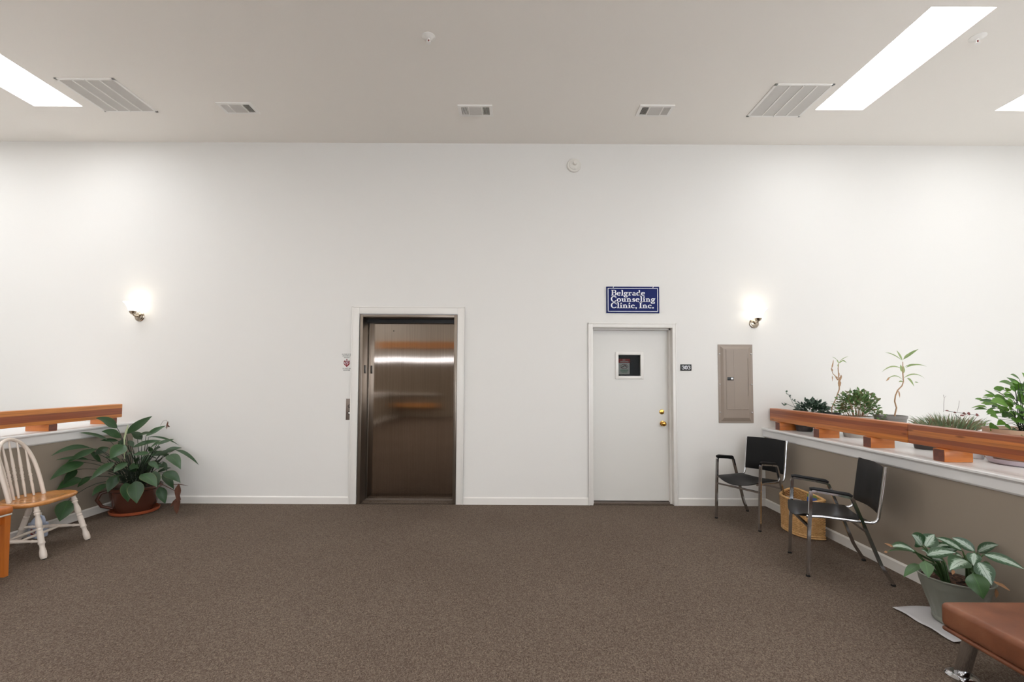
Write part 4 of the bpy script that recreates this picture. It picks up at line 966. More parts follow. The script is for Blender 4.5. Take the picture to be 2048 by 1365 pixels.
for i in range(NS):
    a = i/NS; m.tube([dpt(a, 0.955)+Vector((0, 0, 0.014)), dpt(a, 1.0)+Vector((0, 0, rimz(a)))], 0.0032, 5)
keep(m.build('woven_body', ['wicker_core', 'wicker'], smooth=80), bk)
m = MB(); m.tube([Vector((dpt(i/72, 1.0).x, dpt(i/72, 1.0).y, rimz(i/72))) for i in range(72)], 0.011, 8, closed=True); keep(m.build('rim', 'wicker', smooth=60), bk)
m = MB()
for z in (0.012, 0.030): m.tube([Vector((dpt(i/72, 0.965).x, dpt(i/72, 0.965).y, z)) for i in range(72)], 0.009, 8, closed=True)
keep(m.build('base_band', 'wicker', smooth=60), bk)
def magazine(c, size, rz, tilt, mats, label):
    w_, h_ = size; m = MB(); m.box(-w_/2, w_/2, -0.004, 0.004, 0, h_); m.cur = 1; m.box(-w_/2+0.002, w_/2-0.03, -0.0046, -0.004, h_*0.62, h_*0.93); m.cur = 2; m.box(-w_/2+0.02, w_/2-0.002, -0.0046, -0.004, h_*0.30, h_*0.58)
    o = m.build('magazine', mats, smooth=0, loc=c, rot=(tilt, 0, rz)); tag(o, label, 'magazine', 'magazines in the wicker basket'); return o
magazine((2.772, 4.285, 0.03), (0.12, 0.350), R(-62), R(-8), ['magyellow', 'magblue', 'magred'], 'green and blue magazine standing upright in the wicker basket')
magazine((2.74, 4.46, 0.03), (0.16, 0.285), R(-70), R(6), ['magpale', 'magred', 'magpale'], 'pale magazine lying lower in the wicker basket')

# ------------------------------------------------------------------ peace lily in the left corner
PC = Vector((-4.045, 4.985, 0))
sa_ = MB(); sa_.lathe([(0.0, 0.0), (0.195, 0.0), (0.212, 0.010), (0.220, 0.036), (0.214, 0.038), (0.200, 0.012), (0.0, 0.010)], PC, (0, 0, 1), 48, cap=False)
o = sa_.build('plant_saucer', 'terracotta', smooth=40); recenter(o, PC); tag(o, 'orange terracotta saucer under the large leafy plant', 'saucer')
pl = thing('potted_peace_lily', 'large dark green leafy plant in a brown pot on the carpet', 'potted plant', tuple(PC+Vector((0, 0, 0.012))))
m = MB(); zb = 0.012
m.lathe([(0.0, zb), (0.150, zb), (0.172, zb+0.02), (0.195, zb+0.09), (0.214, zb+0.18), (0.222, zb+0.235), (0.236, zb+0.245), (0.238, zb+0.265), (0.230, zb+0.272), (0.214, zb+0.262), (0.206, zb+0.230), (0.0, zb+0.229)], PC, (0, 0, 1), 56, cap=False)
keep(m.build('pot', 'brownpot', smooth=40), pl)
m = MB(); hb = PC+Vector((-0.10, -0.19, zb))
m.tube([PC+Vector((-0.165, -0.125, zb+0.24)), PC+Vector((-0.215, -0.18, zb+0.225)), PC+Vector((-0.235, -0.20, zb+0.16)), PC+Vector((-0.205, -0.175, zb+0.09)), PC+Vector((-0.13, -0.12, zb+0.05))], [0.013, 0.017, 0.018, 0.016, 0.013], 10)
keep(m.build('pot_handle', 'brownpot', smooth=60), pl)
m = MB(); m.lathe([(0.0, zb+0.245), (0.10, zb+0.242), (0.207, zb+0.236)], PC, (0, 0, 1), 40, cap=False); keep(m.build('soil', 'soil', smooth=60), pl)
def q8(x, y, Y): return atc(80+x/5.688, 820+y/5.688, Y)
K = 5.688
# (base, tip, width in crop px, depth at base, depth at tip, droop)
LV = [
 ((880, 210), (638, 95), 120, 4.95, 4.85, .16), ((980, 275), (1280, 72), 92, 5.0, 5.05, .04), ((1205, 300), (1432, 182), 62, 5.1, 5.2, .08),
 ((920, 320), (700, 250), 100, 4.95, 4.8, .22), ((780, 345), (440, 262), 58, 4.9, 4.75, .10), ((1160, 340), (1035, 262), 85, 5.0, 4.95, .2),
 ((1105, 300), (1285, 268), 50, 5.0, 4.9, .1), ((1235, 310), (1585, 408), 26, 5.1, 5.2, .22), ((1050, 430), (1390, 355), 70, 4.95, 5.0, .12),
 ((1300, 525), (1560, 450), 44, 5.0, 5.12, .08), ((1540, 455), (1808, 632), 46, 5.12, 5.0, .16), ((1450, 520), (1600, 680), 120, 4.95, 4.8, .22),
 ((965, 400), (800, 560), 150, 4.75, 4.6, .10), ((890, 355), (680, 352), 52, 4.95, 4.85, .08), ((640, 445), (295, 612), 78, 4.75, 4.5, .10),
 ((570, 432), (128, 525), 60, 4.8, 4.4, .20), ((850, 600), (568, 805), 92, 4.7, 4.45, .12), ((990, 600), (835, 718), 90, 4.7, 4.55, .06),
 ((1245, 495), (1045, 522), 60, 4.85, 4.75, .1), ((500, 600), (112, 800), 112, 4.7, 4.3, .14), ((470, 785), (190, 915), 120, 4.75, 4.4, .14),
 ((875, 745), (768, 945), 112, 4.8, 4.7, .12), ((760, 845), (590, 985), 84, 4.85, 4.65, .14), ((1085, 812), (1100, 1068), 150, 4.72, 4.62, .06),
 ((975, 830), (1000, 1052), 120, 4.76, 4.68, .04), ((1150, 735), (1330, 885), 130, 4.75, 4.62, .14), ((1290, 700), (1345, 870), 90, 4.8, 4.7, .1),
 ((1405, 715), (1598, 832), 105, 4.9, 4.8, .16), ((1395, 730), (1522, 905), 84, 5.0, 4.9, .1), ((1355, 880), (1425, 1072), 100, 4.95, 4.85, .06),
 ((325, 1030), (222, 1272), 165, 4.5, 4.35, .03), ((1165, 610), (1250, 515), 88, 5.0, 5.05, .1), ((1225, 525), (1450, 520), 40, 5.0, 5.1, .12),
 ((1400, 590), (1445, 700), 44, 5.05, 5.05, .06), ((775, 430), (620, 520), 92, 4.85, 4.75, .1), ((560, 570), (180, 575), 40, 4.85, 4.6, .12),
 ((570, 760), (425, 885), 66, 4.8, 4.6, .08), ((1235, 420), (1285, 505), 44, 5.1, 5.15, .05), ((560, 470), (700, 610), 60, 4.9, 4.85, .1),
 ((1010, 350), (1060, 430), 60, 5.05, 5.0, .05), ((1130, 620), (1000, 690), 80, 4.95, 4.85, .05), ((420, 680), (260, 850), 80, 4.85, 4.5, .08), ((1240, 640), (1140, 600), 90, 5.1, 5.0, .1),
]
mf, ms = MB(), MB(); rnd = random.Random(3)
for (b_, t_, wpx, Yb, Yt, dr_) in LV:
    A = q8(b_[0], b_[1], Yb); B = q8(t_[0], t_[1], Yt); ww = wpx/K*((Yb+Yt)/2)/F_PX*1.02
    tocam = (CAM_O-(A+B)/2).normalized(); nn = (tocam*0.75+Vector((rnd.uniform(-.3, .3), 0, 0.55+rnd.uniform(-.15, .25)))).normalized()
    mf.leaf(A, B, ww*1.0, nn, dr_*0.6, 0.16, 12, 0.022, 0.80)
    # petiole
    base = PC+Vector((rnd.uniform(-.07, .07), rnd.uniform(-.07, .07), zb+0.24)); mid = base.lerp(A, 0.5)+Vector((0, 0, 0.22*(A-base).length))
    if A.z < base.z+0.12: mid = base.lerp(A, 0.5)+Vector((0, -0.02, 0.10))
    if b_ == (325, 1030): mid = base.lerp(A, 0.5)+Vector((0, 0, 0.25))
    pts = []
    for i in range(9):
        t = i/8; p = base*(1-t)**2+mid*2*t*(1-t)+A*t*t; p.x = max(p.x, PL+0.025); pts.append(p)
    pts.append(A.lerp(B, 0.06)); ms.tube(pts, [0.0048-0.0003*i for i in range(10)], 6)
for k in range(30):      # younger leaves filling the middle of the clump
    a = rnd.uniform(0, 2*PI); rr = rnd.uniform(0.08, 0.40); A = PC+Vector((rr*math.cos(a)*0.8, rr*math.sin(a)*0.45, rnd.uniform(0.40, 0.72))); B = A+Vector((math.cos(a)*rnd.uniform(.10, .22), math.sin(a)*.12, rnd.uniform(-.10, .08)))
    A.x = max(A.x, PL+.09); B.x = max(B.x, PL+.08); B.y = min(B.y, D-.05); A.y = min(A.y, D-.06)
    mf.leaf(A, B, rnd.uniform(.05, .085), (0, -.6, .7), .06, .18, 9, .02, .8); b0 = PC+Vector((rnd.uniform(-.05, .05), rnd.uniform(-.05, .05), zb+.24)); ms.tube([b0, b0.lerp(A, .5)+Vector((0, 0, .05)), A, A.lerp(B, .07)], [.0045, .004, .0032, .0025], 6)
for k in range(26):
    a = rnd.uniform(0, 2*PI); base = PC+Vector((0.06*math.cos(a), 0.06*math.sin(a), zb+0.23)); e = base+Vector((0.20*math.cos(a), 0.16*math.sin(a), rnd.uniform(.18, .38)))
    e.x = max(e.x, PL+0.03); ms.tube([base, base.lerp(e, .5)+Vector((0, 0, .05)), e], [0.0045, 0.0038, 0.003], 6)
keep(mf.build('foliage', 'lily', smooth=60), pl); keep(ms.build('stems', 'darkstem', smooth=60), pl)
m = MB(); P0 = q8(960, 560, 4.9); P1 = q8(960, 330, 4.9); P2 = q8(985, 235, 4.9); P3 = q8(1003, 172, 4.9)
m.tube([P0, P1, P2, P3], [0.004, 0.0075, 0.010, 0.003], 8); keep(m.build('flower_bud', 'spathe', smooth=60), pl)
m = MB(); m.tube([q8(1370, 180, 5.15), q8(1400, 128, 5.15), q8(1438, 118, 5.15), q8(1458, 150, 5.15)], 0.0015, 5)
for a, b in (((1458, 130), (1440, 225)), ((1455, 180), (1478, 195)), ((1455, 190), (1420, 205))): m.leaf(q8(a[0], a[1], 5.15), q8(b[0], b[1], 5.1), 0.022, (0, -1, 0), 0, 0.3, 6)
keep(m.build('withered_flower', 'deadleaf', smooth=60), pl)
m = MB(); m.tube([q8(1290, 800, 4.95), q8(1420, 865, 4.9), q8(1560, 935, 4.85)], [0.005, 0.004, 0.003], 6); m.tube([q8(1520, 850, 4.85), q8(1600, 850, 4.85), q8(1685, 868, 4.85)], [0.003, 0.004, 0.001], 6)
for a, b, w_ in (((1580, 840), (1570, 1060), 60), ((1575, 1000), (1555, 1190), 66), ((1590, 990), (1475, 1115), 34), ((1560, 930), (1600, 1030), 40)): m.leaf(q8(a[0], a[1], 4.85), q8(b[0], b[1], 4.8), w_/K*4.8/F_PX, (0.3, -1, 0.2), 0, 0.8, 10, 0.12)
keep(m.build('withered_leaves', 'deadleaf', smooth=60), pl)

# ------------------------------------------------------------------ plastic jug
jc = Vector((-4.262, 4.19, 0)); jg = thing('plastic_jug', 'translucent bluish plastic jug on the floor behind the white chair', 'jug', tuple(jc), R(-20))
m = MB(); m.bbox(-0.072, 0.060, -0.048, 0.048, 0.0, 0.135, 0.016, 4); m.lathe([(0.050, 0.125), (0.044, 0.150), (0.026, 0.175), (0.020, 0.180), (0.020, 0.196)], (-0.012, 0, 0), (0, 0, 1), 20); m.build('body', 'jug', jg, 50)
m = MB(); m.tube([(0.020, 0, 0.190), (0.060, 0, 0.188), (0.082, 0, 0.160), (0.080, 0, 0.120), (0.055, 0, 0.095)], 0.010, 10); m.build('handle', 'jug', jg, 60)
m = MB(); m.lathe([(0.023, 0.190), (0.023, 0.212)], (-0.012, 0, 0), (0, 0, 1), 20); m.build('cap', 'plaswhite', jg)
m = MB(); m.box(-0.01, 0.057, -0.0492, -0.0484, 0.035, 0.085); m.cur = 1; m.box(0.0, 0.05, -0.0500, -0.0492, 0.050, 0.060); m.cur = 2; m.box(0.01, 0.045, -0.0500, -0.0492, 0.066, 0.078); m.build('jug_label', ['redink', 'paper', 'blackink'], jg, 0)

# ------------------------------------------------------------------ silver-leaved plant by the bench
TC = Vector((2.66, 2.80, 0))
m = MB(); quad = [(2.425, 2.975), (2.87, 2.985), (2.87, 2.60), (2.44, 2.585)]
NX = 12; vs = []
for j in range(NX+1):
    for i in range(NX+1):
        u, v = i/NX, j/NX; p = Vector(quad[0]).lerp(Vector(quad[1]), u).lerp(Vector(quad[3]).lerp(Vector(quad[2]), u), v); edge = max(abs(2*u-1), abs(2*v-1)); z = 0.002+0.012*max(0, edge-0.75)*4*(0.4+0.6*math.sin(5*u+7*v)**2)
        vs.append((p.x, p.y, z))
fs = [(j*(NX+1)+i, (j+1)*(NX+1)+i, (j+1)*(NX+1)+i+1, j*(NX+1)+i+1) for j in range(NX) for i in range(NX)]
m.add(vs, fs); o = m.build('plastic_sheet', 'sheet', smooth=60); s_ = o.modifiers.new('thick', 'SOLIDIFY'); s_.thickness = 0.002; s_.offset = 1
recenter(o, (2.645, 2.78, 0)); tag(o, 'white plastic sheet lying on the carpet under the grey pot', 'plastic sheet')
ag = thing('potted_silver_plant', 'silver variegated houseplant in a grey plastic pot beside the leather bench', 'potted plant', tuple(TC+Vector((0, 0, 0.005))))
m = MB(); z0 = 0.006
rib = lambda a, h: (0.010*math.cos(22*a) if 0.03 < h < 0.205 else 0.0)
m.lathe([(0.0, z0), (0.098, z0), (0.108, z0+0.010), (0.110, z0+0.026), (0.106, z0+0.034), (0.118, z0+0.080), (0.138, z0+0.140), (0.154, z0+0.198), (0.160, z0+0.212), (0.163, z0+0.222), (0.170, z0+0.262), (0.180, z0+0.268), (0.182, z0+0.275), (0.174, z0+0.277), (0.164, z0+0.262), (0.156, z0+0.235), (0.0, z0+0.23)], TC, (0, 0, 1), 88, cap=False, rib=rib)
keep(m.build('pot', 'greypot', smooth=35), ag)
m = MB(); m.lathe([(0.0, z0+0.250), (0.1, z0+0.247), (0.160, z0+0.240)], TC, (0, 0, 1), 40, cap=False)
keep(m.build('soil', 'soil', smooth=60), ag)
rr_ = random.Random(5)
m = MB()
for k in range(16):
    a = rr_.uniform(0, 2*PI); r_ = rr_.uniform(0.02, 0.13); p = TC+Vector((r_*math.cos(a), r_*math.sin(a), z0+0.254)); q = p+Vector((rr_.uniform(-.04, .04), rr_.uniform(-.04, .04), 0.006)); m.leaf(p, q, rr_.uniform(.015, .03), (0, 0, 1), 0.1, 0.5, 5)
bc = keep(m.build('bark_chips', 'chip', smooth=60), ag); bc['kind'] = 'stuff'
def q7(x, y, Y): return atc(1760+x/7.11, 1050+y/7.11, Y)
AL = [((600, 310), (450, 140), 165, 2.80, 2.78, 'a'), ((645, 320), (775, 140), 160, 2.85, 2.86, 'a'), ((500, 385), (140, 320), 105, 2.72, 2.62, 'a'), ((500, 400), (100, 390), 40, 2.75, 2.66, 'g'),
 ((660, 440), (1080, 400), 125, 2.70, 2.62, 'a'), ((690, 440), (585, 360), 62, 2.70, 2.66, 'a'), ((715, 345), (1060, 315), 90, 2.86, 2.90, 'a'), ((1175, 375), (795, 185), 96, 2.76, 2.80, 'a'),
 ((1350, 385), (1020, 185), 112, 2.80, 2.86, 'a'), ((1385, 395), (1690, 290), 112, 2.85, 2.90, 'a'), ((1470, 425), (2060, 640), 112, 2.72, 2.58, 'a'), ((1240, 520), (985, 650), 185, 2.62, 2.52, 'a'),
 ((1395, 530), (1590, 865), 180, 2.62, 2.56, 'a'), ((1345, 405), (1325, 585), 120, 2.66, 2.62, 'a'), ((640, 520), (690, 760), 120, 2.62, 2.58, 'g'), ((575, 575), (335, 750), 90, 2.70, 2.62, 'g'),
 ((1320, 690), (1470, 1060), 190, 2.54, 2.50, 'g'), ((1450, 560), (1600, 640), 90, 2.8, 2.85, 'g'), ((760, 330), (690, 270), 80, 2.88, 2.9, 'a'), ((820, 420), (1120, 350), 100, 2.80, 2.78, 'a'), ((1180, 470), (1080, 440), 80, 2.72, 2.68, 'a'), ((720, 470), (900, 520), 80, 2.72, 2.66, 'a')]
ma, mg_, mst = MB(), MB(), MB(); rnd = random.Random(9)
crL = TC+Vector((-0.07, -0.02, z0+0.245)); crR = TC+Vector((0.05, -0.05, z0+0.245))
for (b_, t_, wpx, Yb, Yt, kk) in AL:
    A = q7(b_[0], b_[1], Yb); B = q7(t_[0], t_[1], Yt); ww = wpx/7.11*((Yb+Yt)/2)/F_PX*1.3
    tocam = (CAM_O-(A+B)/2).normalized(); nn = (tocam*0.8+Vector((rnd.uniform(-.2, .2), 0, 0.45))).normalized()
    (ma if kk == 'a' else mg_).leaf(A, B, ww, nn, 0.09, 0.14, 12, 0.02, 0.8)
    base = crL if b_[0] < 900 else crR; base = base+Vector((rnd.uniform(-.02, .02), rnd.uniform(-.02, .02), 0))
    hub = base+Vector((0, 0, 0.06)); mst.tube([base, hub.lerp(A, 0.35)+Vector((0, 0, .02)), A, A.lerp(B, .08)], [0.006, 0.005, 0.0035, 0.002], 6)
mst.tube([crR, q7(1290, 640, 2.70), q7(1230, 440, 2.74)], [0.012, 0.010, 0.007], 8); mst.tube([crR+Vector((.03, 0, 0)), q7(1400, 620, 2.72), q7(1400, 420, 2.76)], [0.013, 0.011, 0.008], 8); mst.tube([crL, q7(560, 450, 2.74), q7(490, 370, 2.74)], [0.008, 0.007, 0.005], 8)
keep(ma.build('silver_leaves', 'agl', smooth=60), ag); keep(mg_.build('green_leaves', 'aglgreen', smooth=60), ag); keep(mst.build('stems', 'greenstem', smooth=60), ag)
m = MB(); m.leaf(q7(1610, 800, 2.66), q7(1850, 942, 2.56), 70/7.11*2.6/F_PX, (-.2, -1, .5), 0, .2, 8, .05); m.leaf(q7(190, 315, 2.63), q7(58, 262, 2.60), 34/7.11*2.6/F_PX, (-.2, -1, .5), 0, .2, 6, .05); m.leaf(q7(105, 385, 2.66), q7(55, 390, 2.66), 30/7.11*2.6/F_PX, (0, -1, .5), 0, .2, 5); m.leaf(q7(1040, 640, 2.52), q7(1030, 715, 2.52), 50/7.11*2.5/F_PX, (0, -1, .5), 0, .2, 5)
m.leaf(q7(1640, 900, 2.74), q7(1650, 1050, 2.70), 60/7.11*2.7/F_PX, (0, -1, .3), 0, .4, 6)
keep(m.build('withered_leaves', 'tipbrown', smooth=60), ag)

# ------------------------------------------------------------------ plants on the right shelf
SH = 0.893
def pot(c, r0, r1, h, mat, root, soil=True, seg=36, rim=0.012):
    m = MB(); m.lathe([(0.0, 0), (r0, 0.0), (r0+0.003, 0.004), (r1-0.006, h-0.03), (r1, h-0.028), (r1+0.003, h), (r1-0.006, h), (r1-0.010, h-rim-0.01), (0, h-rim-0.012)], c, (0, 0, 1), seg, cap=False); keep(m.build('pot', mat, smooth=35), root)
    if soil: m = MB(); m.lathe([(0, h-rim-0.004), (r1-0.011, h-rim-0.008)], c, (0, 0, 1), seg, cap=False); keep(m.build('soil', 'soil', smooth=60), root)
def bushmesh(c, rad, n, ll, lw, rnd, zmin=None, updir=0.3, stems=None):
    m = MB()
    for k in range(n):
        th = rnd.uniform(0, 2*PI); ph = math.acos(rnd.uniform(-0.35, 1)); d = Vector((math.sin(ph)*math.cos(th), math.sin(ph)*math.sin(th), math.cos(ph))); rr = rnd.uniform(0.45, 1.0)
        p = Vector(c)+Vector((d.x*rad[0], d.y*rad[1], d.z*rad[2]))*rr
        dd_ = (d+Vector((rnd.uniform(-.8, .8), rnd.uniform(-.8, .8), rnd.uniform(-.6, .6)+updir))).normalized(); L = ll*rnd.uniform(.6, 1.25)
        if zmin is not None and p.z < zmin+0.01: p.z = zmin+0.01+rnd.random()*0.02
        e = p+dd_*L
        if zmin is not None and e.z < zmin+0.004: e.z = zmin+0.006
        m.leaf(p, e, lw*rnd.uniform(.7, 1.2), (rnd.uniform(-.6, .6), -0.5, 1), 0.08, 0.25, 4)
        if stems is not None and k % 9 == 0: b0 = Vector(c)+Vector(((p.x-c[0])*.3, (p.y-c[1])*.3, -rad[2]*0.95)); stems.tube([b0, b0.lerp(p, .6)+Vector((0, 0, .01)), p], [0.0022, 0.0016, 0.001], 4)
    return m
GP = 'potted plants along the right shelf'
rnd = random.Random(21)
# 1 dark trailing plant next to the wall
c = Vector((3.17, 4.985, SH)); t = thing('potted_ivy', 'dark green bushy trailing plant on the shelf, nearest the back wall', 'potted plant', tuple(c), 0, GP)
pot(c, 0.07, 0.10, 0.13, 'darkpot', t); sm = MB()
keep(bushmesh(c+Vector((0.085, -0.02, 0.19)), (0.165, 0.14, 0.15), 400, 0.055, 0.028, rnd, SH, 0.0, sm).build('foliage', 'ivy', smooth=60), t); 
for a, b in (((1590, 815), (1576, 788)), ((1600, 820), (1568, 806))):
    sm.tube([at(a[0], a[1], 4.9), at(b[0], b[1], 4.95)], 0.002, 4)
keep(sm.build('stems', 'darkstem', smooth=60), t)
m = bushmesh(c+Vector((0.10, -0.12, 0.035)), (0.09, 0.12, 0.04), 70, 0.045, 0.026, rnd, SH, -0.2); keep(m.build('trailing_leaves', 'ivy', smooth=60), t)
m = MB()
for k in range(9):
    f = k/8; p = at(1600-28*f, 812-26*f, 4.95); m.leaf(p, p+Vector((rnd.uniform(-.05, .03), 0, rnd.uniform(-.01, .03))), 0.02, (0, -1, 1), .05, .2, 4)
m.leaf(at(1568, 812, 5.0), at(1562, 806, 5.0), .02, (0, -1, 1)); m.leaf(at(1568, 812, 5.0), at(1574, 808, 5.0), .02, (0, -1, 1)); keep(m.build('leaf_sprig', 'ivy', smooth=60), t)
# 2 dark pot with bare stalk
c = Vector((3.285, 4.765, SH)); Yk = 4.765
t = thing('potted_dry_stalk', 'nearly bare dry stalk in a charcoal pot on the shelf', 'potted plant', tuple(c), 0, GP)
pot(c, 0.085, 0.108, 0.218, 'darkpot', t)
def q5(x, y, Y=Yk): return at(1560+x/7.585, 700+y/7.585, Y)
m = MB(); m.tube([Vector((q5(785, 880).x, Yk, SH+0.17)), q5(785, 880), q5(850, 740), q5(900, 600), q5(900, 520), q5(890, 400), q5(882, 280), q5(892, 200)], [0.005, 0.005, 0.005, 0.006, 0.006, 0.005, 0.004, 0.003], 7)
m.tube([q5(880, 460), q5(850, 410), q5(800, 360), q5(775, 285)], [0.005, 0.005, 0.003, 0.003], 6); m.tube([q5(900, 440), q5(930, 390)], [0.005, 0.004], 6)
keep(m.build('stalk', 'drystem', smooth=60), t)
m = MB()
for a, b, w_ in (((780, 290), (812, 150), 20), ((775, 280), (800, 330), 22), ((790, 390), (792, 480), 14), ((840, 400), (870, 460), 34), ((900, 430), (880, 560), 34), ((925, 380), (915, 470), 26), ((885, 340), (890, 420), 26), ((905, 470), (910, 560), 30)): m.leaf(q5(*a), q5(*b), w_/7.585*Yk/F_PX, (0, -1, .2), 0, .6, 6, .1)
keep(m.build('withered_leaves', 'drystem', smooth=60), t)
m = MB()
for a, b, w_ in (((890, 210), (850, 140), 22), ((892, 205), (960, 165), 20), ((900, 180), (1040, 100), 10), ((940, 160), (1010, 200), 22), ((880, 260), (875, 220), 22), ((860, 150), (790, 110), 10)): m.leaf(q5(*a), q5(*b), w_/7.585*Yk/F_PX, (0, -1, .4), 0.1, .3, 6)
keep(m.build('green_leaves', 'palm', smooth=60), t)
# 3 light pot bushy plant
c = Vector((3.37, 4.50, SH)); t = thing('potted_shrub', 'bushy small leaved plant in a pale grey pot, middle of the shelf', 'potted plant', tuple(c), 0, GP)
pot(c, 0.10, 0.135, 0.205, 'palepot', t); sm = MB()
keep(bushmesh(c+Vector((0.01, 0, 0.29)), (0.20, 0.15, 0.165), 620, 0.040, 0.025, rnd, SH+.1, 0.1, sm).build('foliage', 'bush', smooth=60), t); keep(sm.build('stems', 'drystem', smooth=60), t)
m = bushmesh(c+Vector((0.17, -0.06, 0.20)), (0.06, 0.05, 0.09), 40, 0.035, 0.022, rnd, SH, -0.6); keep(m.build('trailing_leaves', 'bush', smooth=60), t)
# 4 grey pot with young palm stalk
Yp = 4.45; c = Vector((3.68, Yp+0.02, SH)); t = thing('potted_palm_seedling', 'thin curved stem with a tuft of strap leaves in a grey pot', 'potted plant', tuple(c), 0, GP)
pot(c, 0.10, 0.132, 0.215, 'midpot', t)
def q6(x, y, Y=Yp): return at(1748+x/4.55, 680+y/4.55, Y)
m = MB(); m.tube([Vector((q6(190, 680).x, Yp, SH+.18)), q6(190, 680), q6(205, 620), q6(188, 560), q6(195, 510), q6(215, 460), q6(255, 420), q6(268, 380), q6(262, 300), q6(262, 200)], [0.0065, 0.0065, 0.006, 0.006, 0.0055, 0.0055, 0.005, 0.0045, 0.005, 0.003], 8)
keep(m.build('stem', 'drystem', smooth=60), t)
m = MB()
for a, b, w_, d_ in (((258, 190), (205, 95), 24, 0), ((250, 185), (100, 115), 14, .1), ((265, 180), (405, 85), 22, .05), ((270, 170), (330, 115), 16, 0), ((260, 270), (70, 295), 13, .25), ((285, 255), (480, 245), 14, .15), ((280, 245), (400, 225), 9, .1), ((265, 370), (110, 375), 10, .35), ((270, 350), (465, 355), 12, .25), ((265, 385), (225, 385), 14, .2),
                 ((250, 290), (240, 225), 26, 0), ((262, 310), (270, 240), 24, 0), ((300, 350), (365, 425), 30, .15), ((370, 385), (405, 390), 12, 0)): m.leaf(q6(*a), q6(*b), w_/4.55*Yp/F_PX*1.1, (0, -.8, .6), d_, .25, 8)
keep(m.build('leaves', 'palm', smooth=60), t)
m = MB(); m.leaf(q6(215, 455), q6(195, 500), 16/4.55*Yp/F_PX, (0, -1, 0), 0, .5, 5); m.leaf(q6(220, 460), q6(235, 530), 14/4.55*Yp/F_PX, (0, -1, 0), 0, .5, 5); m.leaf(q6(140, 340), q6(108, 378), 16/4.55*Yp/F_PX, (0, -1, 0), 0, .5, 5); keep(m.build('withered_leaves', 'drystem', smooth=60), t)
# 5 spiky grass plant
def grassmesh(c, rad, n, L, w_, rnd, lean=0.6):
    m = MB()
    for k in range(n):
        a = rnd.uniform(0, 2*PI); r_ = math.sqrt(rnd.random()); p = Vector(c)+Vector((rad[0]*r_*math.cos(a), rad[1]*r_*math.sin(a), 0)); d = Vector((math.cos(a)*lean*r_+rnd.uniform(-.3, .3), math.sin(a)*lean*r_+rnd.uniform(-.3, .3), 1)).normalized(); e = p+d*L*rnd.uniform(.5, 1.1); e.z -= abs(d.x)*L*.3
        m.leaf(p, e, w_, (rnd.uniform(-.5, .5), -1, .3), 0.15, .3, 4)
    return m
c = Vector((3.37, 3.74, SH)); t = thing('potted_grass', 'spiky grey green grass plant in a small dark pot behind the rail', 'potted plant', tuple(c), 0, GP)
pot(c, 0.075, 0.10, 0.135, 'darkpot', t)
keep(grassmesh(c+Vector((0, 0, 0.125)), (0.12, 0.09), 260, 0.115, 0.006, rnd, 0.9).build('foliage', 'grass', smooth=60), t)
# 6 wide white pan with grass
c = Vector((3.66, 3.86, SH)); t = thing('potted_grass_pan', 'browning grassy mound in a wide white pot with trailing red leaves', 'potted plant', tuple(c), 0, GP)
pot(c, 0.13, 0.185, 0.152, 'whitepot', t)
keep(grassmesh(c+Vector((0, 0, 0.14)), (0.19, 0.16), 520, 0.150, 0.0055, rnd, 0.9).build('foliage', 'grass', smooth=60), t)
Yq = 3.86
def q9(x, y, Y=Yq): return at(1730+x/8.904, 780+y/8.904, Y)
m = MB(); m.tube([q9(1420, 375), q9(1600, 400), q9(1800, 430), q9(2040, 465)], 0.0018, 5); m.tube([q9(1600, 440), q9(1750, 560), q9(1860, 690)], 0.002, 5); m.tube([q9(1850, 640), q9(2020, 670)], 0.0015, 5); keep(m.build('trailing_stems', 'darkstem', smooth=60), t)
m = MB()
for a, b, w_ in (((1430, 372), (1500, 382), 14), ((1570, 405), (1630, 415), 18), ((1730, 420), (1800, 440), 28), ((1815, 420), (1880, 445), 34), ((1690, 460), (1780, 465), 16), ((1970, 460), (2020, 440), 30), ((1900, 590), (1980, 600), 14)): m.leaf(q9(*a), q9(*b), w_/8.9*Yq/F_PX*1.9, (0, -1, .3), 0.05, .3, 5)
keep(m.build('red_leaves', 'redleaf', smooth=60), t)
m = MB(); m.tube([q9(1400, 400), q9(1402, 250), q9(1412, 150), q9(1395, 90)], 0.0018, 5); m.tube([q9(1412, 150), q9(1440, 110)], 0.001, 5); m.tube([q9(1640, 400), q9(1670, 280), q9(1680, 195)], 0.0015, 5)
keep(m.build('twigs', 'twig', smooth=60), t)
# 7 saucer standing alone and big beige pot with fresh leaves
c = Vector((3.46, 3.44, SH)); m = MB(); m.lathe([(0.0, 0), (0.085, 0), (0.10, 0.022), (0.094, 0.022), (0.08, 0.006), (0, 0.006)], c, (0, 0, 1), 32, cap=False); o = m.build('plant_saucer', 'beigepot', smooth=35); recenter(o, c); tag(o, 'small tan saucer on the shelf left of the beige pot', 'saucer')
c = Vector((3.42, 3.06, SH)); m = MB(); m.lathe([(0.0, 0), (0.165, 0), (0.185, 0.008), (0.196, 0.036), (0.190, 0.036), (0.175, 0.012), (0, 0.010)], c, (0, 0, 1), 40, cap=False); o = m.build('plant_saucer', 'saucerclr', smooth=35); recenter(o, c); tag(o, 'lilac white saucer beneath the beige pot at the right edge', 'saucer')
c = c+Vector((0, 0, 0.011)); t = thing('potted_leafy_plant', 'fresh green pointed leaves in a beige pot at the right edge', 'potted plant', tuple(c), 0, GP)
pot(c, 0.150, 0.205, 0.225, 'beigepot', t)
def q10(x, y, Y): return at(1960+x/9.75, 740+y/9.75, Y)
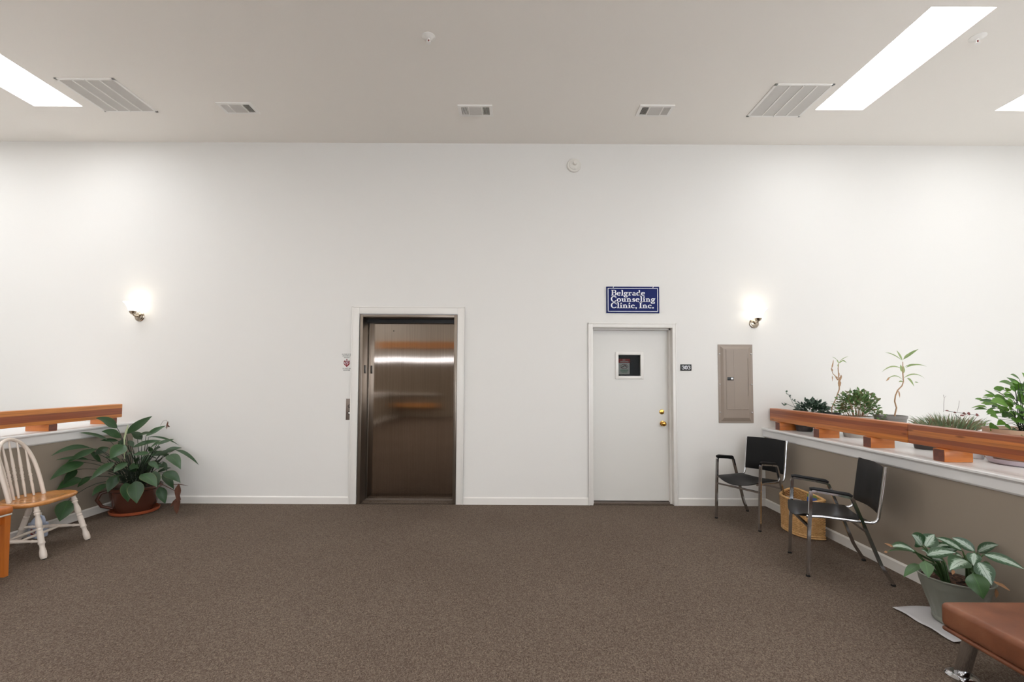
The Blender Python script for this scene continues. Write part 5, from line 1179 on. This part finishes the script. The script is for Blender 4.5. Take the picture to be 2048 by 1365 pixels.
BL = [((770, 190), (590, 95), 70), ((680, 320), (370, 240), 80), ((740, 260), (620, 250), 50), ((690, 430), (590, 390), 40), ((610, 455), (450, 475), 26), ((510, 590), (250, 520), 90), ((540, 690), (200, 620), 130), ((620, 540), (480, 530), 70), ((650, 640), (540, 600), 80),
 ((720, 600), (870, 500), 130), ((760, 420), (860, 440), 50), ((480, 800), (340, 760), 100), ((330, 900), (120, 830), 130), ((360, 960), (200, 900), 110), ((480, 1020), (330, 1080), 80), ((620, 900), (480, 880), 100), ((740, 1060), (600, 960), 120), ((860, 1000), (700, 1020), 110), ((300, 1080), (200, 1190), 110), ((620, 1180), (480, 1100), 100), ((700, 1160), (640, 1200), 60),
 ((880, 760), (760, 800), 100), ((800, 740), (690, 760), 60), ((900, 880), (780, 900), 120), ((900, 1290), (790, 1300), 40), ((560, 740), (620, 800), 90), ((200, 680), (80, 690), 22), ((960, 240), (840, 260), 50), ((980, 640), (860, 600), 100), ((960, 900), (880, 960), 100)]
m = MB(); sm = MB()
for k, (a, b, w_) in enumerate(BL):
    Y = 3.0+rnd.uniform(-.12, .14); A = q10(a[0], a[1], Y); B = q10(b[0], b[1], Y-rnd.uniform(0, .06)); m.leaf(A, B, w_/9.75*3.0/F_PX*1.6, (rnd.uniform(-.3, .3), -.8, .6), 0.06, .2, 7, .02, .7)
    cc = c+Vector((rnd.uniform(-.03, .03), rnd.uniform(-.03, .03), .21)); sm.tube([cc, cc.lerp(A, .5)+Vector((0, 0, .03)), A], [0.003, 0.002, 0.0012], 5)
m2 = bushmesh(c+Vector((0.02, 0.02, 0.36)), (0.22, 0.18, 0.18), 90, 0.075, 0.05, rnd, SH+.1, 0.1); m.add(m2.v, m2.f, m2.uv)
keep(m.build('foliage', 'bright', smooth=60), t); keep(sm.build('stems', 'darkstem', smooth=60), t)
# 8 narrow upright blades
c = Vector((3.335, 3.30, SH)); t = thing('potted_upright_blades', 'few upright green blades in a tiny pot beside the beige pot', 'potted plant', tuple(c), 0, GP)
pot(c, 0.03, 0.04, 0.07, 'whitepot', t); m = MB()
for a, b in (((1966, 862), (1969, 848)), ((1969, 864), (1973, 838)), ((1972, 865), (1970, 852)), ((1974, 866), (1977, 850))):
    B = at(b[0], b[1], 3.30); m.leaf(Vector((c.x+rnd.uniform(-.01, .01), 3.30, SH+.055)), B, 0.014, (0, -1, .1), 0, .3, 6)
keep(m.build('foliage', 'bright', smooth=60), t)
